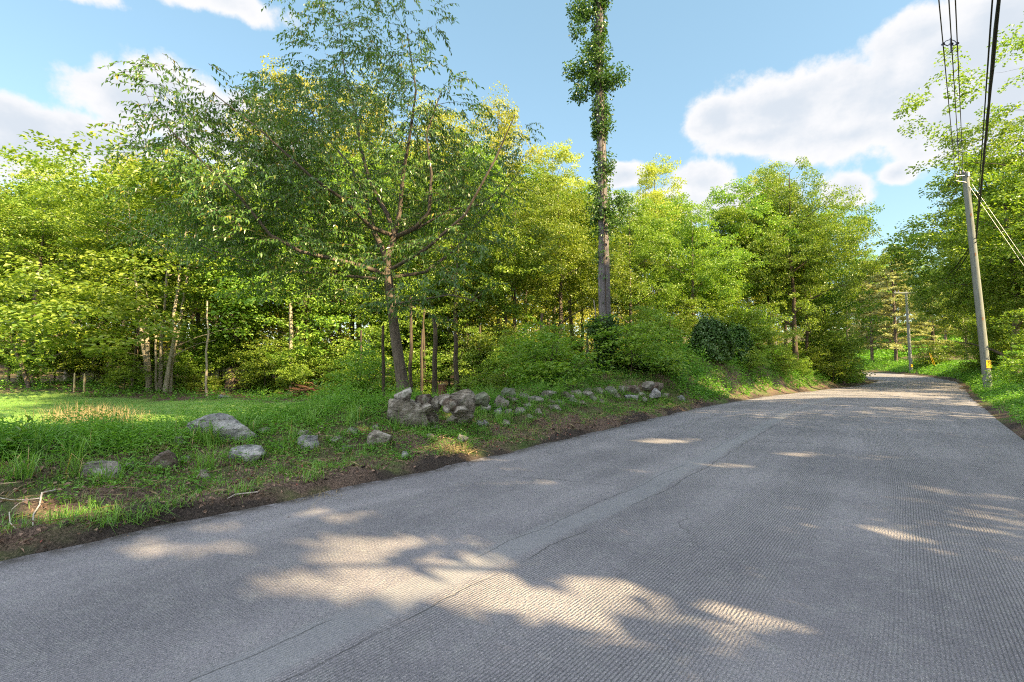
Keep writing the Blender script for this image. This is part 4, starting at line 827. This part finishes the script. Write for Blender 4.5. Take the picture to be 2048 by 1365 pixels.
# ------------------------------------------------------------------ utility poles and lines
def pole(px_b, px_t, top, Yd, r0, r1, label, arm=False, dy_t=0.):
    b = at(px_b, 755, Yd); g = gz(b[0], Yd); tp = at(px_t, top, Yd + dy_t); base = np.array([b[0], Yd, g]); mb = MB(); k = 12; s_ = np.linspace(0, 1, k)[:, None]
    pts = np.array([0, 0, -.3]) * (1 - s_) + (tp - base) * s_; mb.tube(pts, np.linspace(r0, r1, k), 16, rough=.012, rng=np.random.default_rng(1))
    o = empty('utility_pole', base, 0, label, 'utility pole', 'utility poles along the road'); mb.build('pole', M['pole_wood'], o)
    return o, base, tp - base
o, B1, T1 = pole(1976, 1930, 345, 27.0, .20, .148, 'leaning weathered wooden utility pole in the weeds right of the road, the nearer one')
def on(T_, f_): return T_ * f_
def marker(o, T_, Yd, base, py, w_, h_, r):
    z = at(0, py, Yd)[2] - base[2]; c = T_ * (z / T_[2]); cx, cy = -.15, -.97
    mk = MB(); mk.box((c[0] + cx * (r + .012), c[1] + cy * (r + .012), z), (w_, .012, h_), mi=0); mk.build('marker_plate', M['yellow'], o)
    st = MB()
    for dz in (-.07, 0, .07): st.box((c[0] + cx * (r + .019) - .02, c[1] + cy * (r + .019), z + dz), (.05, .004, .028))
    st.build('reflector_mark', M['black'], o)
marker(o, T1, 27, B1, 729, .27, .42, .20)
hw = MB(); c = T1 * .985; hw.box((c[0], c[1] - .17, c[2]), (.10, .10, .22)); hw.tube([c + [-.65, -.1, -.10], c + [.0, -.1, -.02]], .03, 6); hw.tube([c + [-.65, -.1, -.35], c + [.0, -.1, -.45]], .022, 6); hw.tube([c + [.0, -.1, .0], c + [.45, 0, -.35]], .02, 6); hw.build('bracket', M['steel'], o)
ins = MB()
for dx, dz in ((-.65, -.10), (-.40, .05), (-.2, .12)):
    p = c + [dx, -.1, dz]; ins.tube([p, p + [0, 0, .07], p + [0, 0, .08], p + [0, 0, .16]], [.05, .05, .03, .035], 10)
ins.build('insulator', M['insul'], o)
for q_ in (.33, .62, .80):
    pt = MB(); c2 = T1 * q_; r_ = .225 - .06 * q_; pt.box((c2[0] - .09, c2[1] - r_, c2[2]), (.07, .02, .16)); pt.build('metal_tag', M['bark_red'], o)
o2, B2, T2 = pole(1823, 1812, 584, 62.0, .20, .13, 'smaller distant wooden utility pole with a crossarm by the road bend')
marker(o2, T2, 62, B2, 732, .26, .40, .20)
ca = MB(); c = T2 * .985; ca.box((c[0] - .05, c[1] - .17, c[2]), (3.3, .12, .14)); ca.tube([c + [-.75, -.16, -.05], c + [0, -.14, -.7]], .02, 5); ca.tube([c + [.7, -.16, -.05], c + [0, -.14, -.7]], .02, 5); ca.build('crossarm', M['pole_wood'], o2)
for dx in (-1.55, -1.1, 1.15, 1.5):
    i_ = MB(); p = c + [dx, -.17, .07]; i_.tube([p, p + [0, 0, .12], p + [0, 0, .22]], [.05, .07, .04], 10); i_.build('insulator', M['insul'], o2)
def wire(A, Bp, r, mat, label, sag=.0, name='overhead_wire', grp='overhead wires between the poles', lump=0.):
    k = 28; s_ = np.linspace(0, 1, k)[:, None]; P_ = np.array(A) * (1 - s_) + np.array(Bp) * s_; P_[:, 2] -= (4 * sag * s_ * (1 - s_))[:, 0]
    mb = MB(); o0 = P_[0].copy(); mb.tube(P_ - o0, r, 6, rough=lump, rng=np.random.default_rng(3)); return tag(mb.build(name, M[mat], loc=o0), label, 'wire', grp)
top1 = B1 + T1
def over(px, Yd, py=-60): return at(px, py, Yd)
COND = []
# three thin conductors: overhead near the viewer, down to the pole head
for (pxt, pxb, pyb, lb, dx, dz) in ((1874, 1896, 372, 'left one of the three thin bare conductors above the near pole', -.65, .06), (1896, 1903, 366, 'middle one of the three thin bare conductors above the near pole', -.40, .20), (1910, 1912, 362, 'right one of the three thin bare conductors above the near pole', -.2, .27)):
    A = over(pxt - 2, 9.0); A = A + (A - (top1 + [dx, -.1, dz])) * .25
    wire(A, top1 + [dx, -.1, dz - .10], .012, 'cable_brown', lb); COND.append((A, top1 + [dx, -.1, dz - .10]))
# spacers hung on the three conductors
def spacer(px, py, s_, lb):
    p = at(px, py, 10.0 if py < 150 else 15.0); mb = MB(); w_ = .16 * s_
    mb.tube([[-w_ * 1.25, 0, -.04], [-w_ * .5, 0, .02], [0, 0, .10 * s_]], .012, 6); mb.tube([[w_ * 1.2, 0, .08 * s_], [w_ * .4, 0, -.02], [0, 0, .10 * s_]], .012, 6)
    mb.tube([[-w_ * .8, 0, -.03], [0, 0, -.10 * s_], [w_ * .8, 0, .05 * s_]], .011, 6); mb.tube([[0, 0, .16 * s_], [0, 0, -.20 * s_]], .013, 6); mb.tube([[0, 0, -.14 * s_], [.04, 0, -.2 * s_], [-.03, 0, -.24 * s_]], .016, 6)
    for q in ((-w_ * 1.25, -.04), (w_ * 1.2, .08 * s_), (0, .13 * s_)): mb.tube([[q[0] - .025, 0, q[1]], [q[0] + .03, 0, q[1]]], .025, 7)
    tag(mb.build('cable_spacer', M['insul'], loc=p), lb, 'cable spacer', 'spacers holding the overhead conductors')
for (pyt, sc_, lb) in ((88, 1.0, 'upper dark X-shaped spacer clipped on the three thin conductors'), (282, 1.1, 'lower dark spacer clipped on the three thin conductors among the leaves')):
    cs = []
    for A_, E_ in COND:
        t_ = np.linspace(0, 1, 400)[:, None]; L_ = A_ * (1 - t_) + E_ * t_; v_ = L_ - EYE; el_ = v_[:, 2] / v_[:, 1]; r_ = ray(1900, pyt); cs.append(L_[np.argmin(np.abs(el_ - r_[2] / r_[1]))])
    p = np.mean(cs, 0); mb = MB(); w0 = max(abs(cs[0][0] - cs[2][0]) / 2, .1)
    for c_ in cs:
        d_ = c_ - p; mb.tube([d_, d_ * .4 + [0, 0, -.05], [0, 0, .03]], .012, 6); mb.tube([d_ + [0, -.03, 0], d_ + [0, .03, 0]], .028, 7); mb.tube([d_, d_ * .6 + [0, 0, .08], [0, 0, .12]], .010, 6)
    mb.tube([[0, 0, .16 * sc_], [0, 0, -.18 * sc_]], .013, 6); mb.tube([[0, 0, -.12 * sc_], [.04, 0, -.18 * sc_], [-.03, 0, -.22 * sc_]], .016, 6)
    tag(mb.build('cable_spacer', M['insul'], loc=p), lb, 'cable spacer', 'spacers holding the overhead conductors')
# thick black bundles passing the pole and running on to the far pole
mid1 = B1 + T1 * (1 - (470 - 345) / 410.) + np.array([-.02, -.22, 0])
A = over(2003, 7.5); wire(A, mid1 + [.05, 0, .0], .030, 'cable', 'thickest twisted black cable running down to the near pole', lump=.25, name='overhead_cable')
A = over(1989, 8.0); wire(A, mid1 + [.02, 0, .06], .014, 'cable', 'thinner black cable beside the thickest one', name='overhead_cable', lump=.15)
wire(mid1 + [.05, 0, 0], B2 + T2 * .86 + [.1, -.15, 0], .028, 'cable', 'upper black cable sagging from the near pole to the far pole', sag=1.1, name='overhead_cable')
wire(mid1 + [.02, 0, -.25], B2 + T2 * .82 + [.1, -.15, 0], .028, 'cable', 'lower black cable sagging from the near pole to the far pole', sag=1.3, name='overhead_cable')
for i, dx in enumerate((-1.5, -1.1, 1.15)):
    wire(top1 + [(-.65, -.4, -.2)[i], -.1, (.06, .2, .27)[i]], B2 + T2 * .985 + [dx, -.17, .28], .012, 'cable_brown', 'conductor running from the near pole to the ' + ('left end', 'inner left pin', 'right side')[i] + ' of the far crossarm', sag=.9)
# paired pale guy wires to the ground on the right
ga = B1 + T1 * .93; gr_ = at(2062, 575, 26.0); gd_ = ga + (gr_ - ga) * 2.05; gd_[2] = max(gd_[2], gz(gd_[0], gd_[1]) - .1)
wire(ga + [0, -.16, 0], gd_, .013, 'steel', 'left one of two pale guy wires slanting down right from the near pole', name='guy_wire', grp='guy wires of the near pole')
wire(ga + [.16, -.16, .12], gd_ + [.30, 0, 0], .013, 'steel', 'right one of two pale guy wires slanting down right from the near pole', name='guy_wire', grp='guy wires of the near pole')
# yellow guy guards beyond
for (a, b, c_, d, lb) in ((1858, 706, 1866, 728, 'left yellow guy-wire guard in the dark bushes right of the far pole'), (1861, 708, 1870, 730, 'right yellow guy-wire guard in the dark bushes right of the far pole')):
    p = at(c_, d, 58); q = at(a, b, 58); gmb = MB(); g = gz(p[0], 58); dv = q - p; gmb.tube([p - dv * .1 - p, q - p], .016, 6); tag(gmb.build('guy_guard', M['yellow'], loc=p), lb, 'guy guard', 'yellow guy-wire guards')

# ------------------------------------------------------------------ ground cover
def area(n, fn, x0, x1, y0, y1, rng): 
    P_ = rng.uniform((x0, y0), (x1, y1), (n, 2)); s = sdist(LEs, P_[:, 0], P_[:, 1]); r = -sdist(REs, P_[:, 0], P_[:, 1]); k = fn(P_[:, 0], P_[:, 1], s, r) > rng.uniform(0, 1, n); P_ = P_[k]
    return np.stack([P_[:, 0], P_[:, 1], ground(P_[:, 0], P_[:, 1])], 1), s[k], r[k]
def infront(x, y, pad=1.): return (np.abs(x) < (y + pad) * 1.10)
_n = np.random.default_rng(12); PV = [(_n.uniform(-1, 1, 2) * fr, _n.uniform(0, 6.28)) for fr in (.4, .6, .9, 1.3, 1.8, 2.4, 3.)]
def patch(x, y, k=0): return .5 + .5 * np.tanh(1.3 * sum(np.sin(x * a[0] * 2 + y * a[1] * 2 + ph + k * 1.7) for a, ph in PV) / 1.8)
def blades(mb, P_, h, wd, rng, bend=.5, mi=0):
    n = len(P_); yaw = rng.uniform(0, 6.28, n); ln = np.abs(rng.normal(0, bend, n)) * h; d = np.stack([np.cos(yaw), np.sin(yaw), np.zeros(n)], 1); s = np.stack([-np.sin(yaw), np.cos(yaw), np.zeros(n)], 1)
    b = P_; m_ = P_ + d * (ln * .35)[:, None] + np.array([0, 0, .6]) * h[:, None]; tp = P_ + d * ln[:, None] + np.array([0, 0, 1.]) * (h * np.clip(1 - .35 * ln / h, .3, 1))[:, None]
    w_ = (s * (wd / 2)[:, None] if np.ndim(wd) else s * wd / 2); V = np.stack([b - w_, b + w_, m_ + w_ * .8, m_ - w_ * .8, tp], 1).reshape(-1, 3); i = np.arange(n)[:, None] * 5
    # a blade is one quad and one tip, kept joined so that it colours as one
    mb.add(V, i + np.array([[0, 1, 2, 3]]), mi); mb.v.append(np.zeros((0, 3))); mb.f.append((i + (mb.n - len(V)) + np.array([[3, 2, 4]]), mi, False))
rng = np.random.default_rng(31); gbm = MB()
gdens = lambda x, y, s, r: np.where(s > .12, sm(s, .10, .6) * np.clip(sm(patch(x, y), .35, .75) * (.30 + .70 * sm(s, 1.2, 2.6)) + .12, 0, 1) * (1 - sm(s, 7, 9)) * infront(x, y), 0)
P_, s, _ = area(330000, gdens, -14, 9, 2.5, 24, rng); h = rng.uniform(.03, .11, len(P_)) * (1 + 2.2 * sm(s, 2.0, 3.4) * (.4 + .6 * patch(P_[:, 0], P_[:, 1], 6))); blades(gbm, P_, h, .006 + .003 * rng.uniform(0, 1, len(P_)), rng, 1.1)
# grass growing up against every stone
for (cx, cy, W_) in STONES:
    k = int(60 + 160 * W_); q = np.stack([cx + rng.uniform(-.62, .62, k) * W_, cy + rng.normal(-.02, .05, k) + rng.uniform(-.04, .12, k), np.zeros(k)], 1); q[:, 2] = ground(q[:, 0], q[:, 1]); blades(gbm, q, rng.uniform(.04, .17, k) * min(1.3, .5 + W_), .008, rng, 1.1)
# loose tufts
tc_, s, _ = area(700, lambda x, y, s, r: np.where((s > .3) & (s < 5), 1, 0) * infront(x, y), -12, 8, 3, 20, rng)
extra = np.array([hit(q, w_) for q, w_ in ((112, 1045), (130, 1048), (150, 1040), (190, 1048), (205, 1050), (225, 1052), (270, 1045), (285, 1040), (300, 1030), (330, 1020), (360, 1010), (20, 1065), (620, 960), (640, 940), (700, 930), (560, 950), (1000, 880), (480, 990), (430, 975))])
for c, big in [(c, 0) for c in tc_] + [(c, 1) for c in extra]:
    k = rng.integers(10, 26) * (3 if big else 1); q = np.repeat(c[None], k, 0) + np.concatenate([rng.normal(0, .035 * (2 if big else 1), (k, 2)), np.zeros((k, 1))], 1); blades(gbm, q, rng.uniform(.07, .20, k) * (1.1 if big else 1), .007, rng, 1.3)
cl_, s, _ = area(1300, lambda x, y, s, r: np.where((s > 1.7) & (s < 6.0), .2 + .8 * patch(x, y, 7), 0) * infront(x, y), -13, 9, 3.5, 22, rng)
for c in cl_:
    k = rng.integers(30, 70); q = np.repeat(c[None], k, 0) + np.concatenate([rng.normal(0, .07, (k, 2)), np.zeros((k, 1))], 1); blades(gbm, q, rng.uniform(.18, .50, k), .010, rng, .95)
# right verge and far edges
P_, s, r = area(120000, lambda x, y, s, r: np.where(r > .12, sm(r, .1, .7) * (1 - sm(r, 5, 8)), 0) * infront(x, y), 9, 40, 8, 42, rng); blades(gbm, P_, rng.uniform(.10, .40, len(P_)) * (.5 + .5 * sm(r, .2, 1.4)), .013, rng, .6)
P_, s, r = area(150000, lambda x, y, s, r: np.where(s > .12, sm(s, .1, .6) * (1 - sm(s, 6, 9)) * (.2 + .8 * patch(x, y, 2)), 0), 4, 38, 15, 46, rng); blades(gbm, P_, rng.uniform(.08, .34, len(P_)) * (.4 + .6 * sm(s, .5, 2.5)), .012, rng, .6)
tag(gbm.build('verge_grass', M['grass']), 'green grass and blades growing over the verges on both sides of the road', 'grass', kind='stuff')
lb_ = MB(); P_, s, _ = area(420000, lambda x, y, s, r: np.where(s > 4, lawn_w(x, y, s), 0) * infront(x, y) * (.25 + .75 * sm(-y, -16, -9)), -26, -2, 7, 23, rng); blades(lb_, P_, rng.uniform(.02, .055, len(P_)), .010, rng, .6)
tag(lb_.build('lawn_grass', M['grass']), 'short mown grass of the lawn on the left', 'grass', kind='stuff')
db = MB(); P_, s, _ = area(44000, lambda x, y, s, r: np.where(s > .12, sm(s, .1, .7) * (1 - sm(s, 3.4, 4.6)) * (1 - .7 * patch(x, y)) * (1 + 3.5 * np.exp(-((s - .35) / .3) ** 2)), 0) * infront(x, y), -14, 8, 2.5, 22, rng)
k = len(P_); leaves(db, P_ + [0, 0, .02], rng.uniform(.08, .30, k), .006, rng.uniform(0, 6.28, k), rng.normal(.1, .22, k), rng.normal(0, .5, k))
P_ = np.repeat(np.array([hit(q, w_) for q, w_ in ((900, 905), (885, 900), (925, 905), (915, 895), (300, 905), (310, 900), (325, 905), (170, 1000), (640, 1005))]), 70, 0); k = len(P_); P_ = P_ + np.concatenate([rng.normal(0, .10, (k, 2)), np.zeros((k, 1))], 1); blades(db, P_, rng.uniform(.05, .2, k), .006, rng, 2.2)
P_ = np.repeat(np.array([hit(q, w_) for q, w_ in ((160, 842), (180, 845), (200, 843), (215, 846), (240, 845), (140, 838), (190, 838))]), 160, 0); k = len(P_); P_ = P_ + np.concatenate([rng.normal(0, .34, (k, 2)), np.zeros((k, 1))], 1); blades(db, P_, rng.uniform(.12, .62, k), .008, rng, 1.2)
tag(db.build('dry_grass', M['dry']), 'straw-coloured dead stalks and seed grass lying and standing on the verge', 'dry grass', kind='stuff')
lt = MB(); P_, s, r = area(95000, lambda x, y, s, r: np.where(s > .0, sm(s, .0, .25) * (1 - sm(s, 4, 6)), 0) * infront(x, y), -14, 8, 2.5, 22, rng); k = len(P_)
leaves(lt, P_ + [0, 0, .02], rng.uniform(.025, .07, k), rng.uniform(.015, .045, k), rng.uniform(0, 6.28, k), rng.normal(0, .35, k), rng.normal(0, .6, k))
P_, s, r = area(9000, lambda x, y, s, r: np.where((s < 0) & (r < 0), np.exp(s / .25) * .5 + .004, 0) * infront(x, y), -12, 8, 2.5, 20, rng); k = len(P_)
leaves(lt, P_ + [0, 0, .075], rng.uniform(.015, .04, k), rng.uniform(.01, .02, k), rng.uniform(0, 6.28, k), rng.normal(0, .15, k), rng.normal(0, .3, k))
tag(lt.build('leaf_litter', M['litter']), 'brown fallen leaves and bark scraps strewn over the verge', 'leaf litter', kind='stuff')
# clods of turned soil along the broken edge
cb = MB(); import bmesh
bm = bmesh.new(); bmesh.ops.create_icosphere(bm, subdivisions=1, radius=1); SV = np.array([v.co[:] for v in bm.verts]); SF = np.array([[v.index for v in f.verts] for f in bm.faces]); bm.free()
P_, s, r = area(60000, lambda x, y, s, r: np.where(s > -.12, np.exp(-((s - .3) / .28) ** 2), 0) * (.3 + .7 * patch(x, y, 3)) * infront(x, y), -12, 14, 2.5, 26, rng); P_ = P_[:9000]
for i, p in enumerate(P_): cb.add(SV * rng.uniform(.006, .032) * rng.uniform(.6, 1.2, (1, 3)) * rng.uniform(.8, 1.2, (len(SV), 1)) + p, SF)
m, t, out = new_mat('dark_soil_clods'); gg = t.node('ShaderNodeNewGeometry'); principled(t, out, t.mix(gg.outputs['Random Per Island'], (.018, .014, .013), (.085, .065, .052)), .95, .1)
tag(cb.build('soil_clods', m), 'dark crumbs of turned soil along the broken edge of the road', 'soil', kind='stuff')
# leafy weeds: stems with leaves, a mass
wb = MB()
def weeds(P_, hs, nl, L, W, rng, spread=.5):
    for j in range(nl):
        f_ = (j + .5) / nl; k = len(P_); yaw = rng.uniform(0, 6.28, k); z = hs * (f_ + rng.normal(0, .06, k)); off = rng.normal(0, .05, (k, 2)) * (1 + hs[:, None])
        Pn = P_ + np.stack([off[:, 0], off[:, 1], np.maximum(.01, z)], 1); sc = rng.uniform(.6, 1.2, k) * (1.1 - .5 * f_)
        leaves(wb, Pn, L * sc, W * sc, yaw, rng.normal(.1, .4, k), rng.normal(0, .4, k))
P_, s, r = area(16000, lambda x, y, s, r: np.where(s > .6, (.16 * sm(s, .6, 1.2) + .84 * sm(s, 1.6, 3.0)) * (1 - sm(s, 6.5, 8.5)) * sm(patch(x, y, 5), .25, .6), 0) * infront(x, y), -14, 6, 3, 20, rng); weeds(P_, rng.uniform(.10, .44, len(P_)) * (.25 + .75 * sm(s, 1.4, 3.0)), 9, .085, .035, rng)
P_, s, r = area(42000, lambda x, y, s, r: np.where(s > 2.2, sm(s, 2.3, 3.0) * (1 - sm(s, 5.0, 6.0)) * (.35 + .65 * patch(x, y, 8)), 0) * infront(x, y), -14, 1, 3.5, 14, rng); weeds(P_, rng.uniform(.16, .72, len(P_)) * (.4 + .6 * patch(P_[:, 0], P_[:, 1], 11)) * (.5 + .5 * sm(s, 2.2, 3.6)), 9, .12, .026, rng)
P_, s, r = area(420000, lambda x, y, s, r: np.where(s > .12, sm(s, .1, .7) * (1 - sm(s, 5, 7)) * sm(patch(x, y, 9) + .25 * patch(x * 3, y * 3, 2), .35, .95) * (.55 + .45 * sm(s, 1.3, 2.6)), 0) * infront(x, y), -14, 9, 2.6, 21, rng); k = len(P_)
leaves(wb, P_ + np.stack([np.zeros(k), np.zeros(k), rng.uniform(.01, .09, k)], 1), rng.uniform(.022, .06, k), rng.uniform(.012, .028, k), rng.uniform(0, 6.28, k), rng.normal(.1, .45, k), rng.normal(0, .5, k))
P_, s, r = area(30000, lambda x, y, s, r: np.where(s > .15, sm(s, .15, .9) * (1 - sm(s, 5, 8)) * .9 * (.4 + .6 * patch(x, y, 1)), 0), 6.5, 30, 19.5, 46, rng); weeds(P_, rng.uniform(.25, 1.25, len(P_)) * (.45 + .55 * sm(s, .3, 1.8)), 13, .15, .075, rng)
P_, s, r = area(30000, lambda x, y, s, r: np.where(r > .15, sm(r, .15, .9) * (1 - sm(r, 6, 9)), 0) * infront(x, y), 11, 40, 9, 44, rng); weeds(P_, rng.uniform(.15, .7, len(P_)) * (.4 + .6 * sm(r, .4, 2.)), 11, .15, .07, rng)
P_, s, r = area(9000, lambda x, y, s, r: np.where(s > 5, (1 - lawn_w(x, y, s)) * sm(s, 5, 7), 0) * (.3 + .7 * patch(x, y, 4)), -26, 20, 15.5, 32, rng); weeds(P_, rng.uniform(.1, .5, len(P_)), 8, .14, .08, rng)
P_, s, r = area(26000, lambda x, y, s, r: np.where((s > .4) | (r > .4), .9, 0), 30, 110, 80, 135, rng); weeds(P_, rng.uniform(.3, 1.1, len(P_)), 7, .6, .35, rng)
P_, s, r = area(26000, lambda x, y, s, r: np.where(r > .15, sm(r, .15, .9) * (1 - sm(r, 6, 9)), 0), 22, 64, 30, 84, rng); weeds(P_, rng.uniform(.25, .9, len(P_)) * (.5 + .5 * sm(r, .2, 1.6)), 9, .2, .10, rng)
P_, s, r = area(14000, lambda x, y, s, r: np.where((s > .4) & (s < 9), 1, 0) + np.where((r > .4) & (r < 9), 1, 0), 26, 68, 40, 100, rng); weeds(P_, rng.uniform(.3, .8, len(P_)), 8, .28, .15, rng)
q = np.stack([B1[0] + rng.uniform(-1.2, 1.6, 260), B1[1] + rng.uniform(-2.2, .4, 260), np.zeros(260)], 1); q = q[-sdist(REs, q[:, 0], q[:, 1]) > .12]; q[:, 2] = ground(q[:, 0], q[:, 1]); weeds(q, rng.uniform(.35, .95, len(q)), 12, .15, .07, rng)
for (cx, cy, W_) in STONES:
    k = int(14 + 30 * W_); q = np.stack([cx + rng.uniform(-.65, .65, k) * W_, cy + rng.uniform(-.12, .10, k), np.zeros(k)], 1); q[:, 2] = ground(q[:, 0], q[:, 1]); weeds(q, rng.uniform(.06, .22, k), 6, .06, .028, rng)
tag(wb.build('undergrowth', M['leaf_weed']), 'mass of leafy weeds and low plants covering the banks and the floor of the woods', 'undergrowth', kind='stuff')

# single tall weeds that stand out
def tall_weed(px, py, top, label, seed, L=.16, n=16, lean=.1, name='tall_weed'):
    rng = np.random.default_rng(seed); b = hit(px, py); H = (at(px, top, b[1])[2] - b[2]); sb, cb2 = MB(), MB(); k = 8; z = np.linspace(0, H, k); xs = lean * (z / H) ** 2 * H
    pts = np.stack([xs, rng.normal(0, .006, k), z], 1); pts[0, 2] = -.05; sb.tube(pts, np.linspace(.007, .002, k), 6)
    zz = np.linspace(H * .2, H, n); a = np.arange(n) * 2.4; P2 = np.stack([np.interp(zz, z, xs), np.zeros(n), zz], 1)
    leaves(cb2, P2, L * np.linspace(1.1, .45, n), L * .3 * np.linspace(1.1, .6, n), a, np.linspace(.1, .8, n), rng.normal(0, .3, n), fold=.1)
    o = empty(name, b, 0, label, 'plant', 'tall weeds on the verge'); sb.build('stem', M['leaf_weed'], o); cb2.build('leaves', M['leaf_weed'], o)
tall_weed(22, 915, 838, 'willow-leaved weed standing tall at the far left of the verge', 1, .22, 16, .45)
tall_weed(8, 925, 850, 'weed with pointed leaves cut by the left edge of the picture', 2, .2, 14, -.3)
tall_weed(128, 900, 858, 'dark seed-headed weed rising against the lawn on the left', 3, .08, 20)
tall_weed(372, 860, 790, 'leafy weed standing just left of the long grey ledge', 4, .14, 14)
tall_weed(380, 905, 848, 'leafy weed standing in front of the long grey ledge', 5, .14, 12)
tall_weed(650, 845, 770, 'yellowish upright weed between the lawn and the stone pile', 6, .16, 16)
tall_weed(690, 850, 790, 'second upright weed, nearer the biggest boulder', 7, .15, 14)
tall_weed(1125, 800, 750, 'feathery weed left of the foot of the vine-wrapped trunk', 8, .2, 18)
tall_weed(1998, 800, 742, 'pale-leaved weed at the foot of the near utility pole', 10, .25, 16)
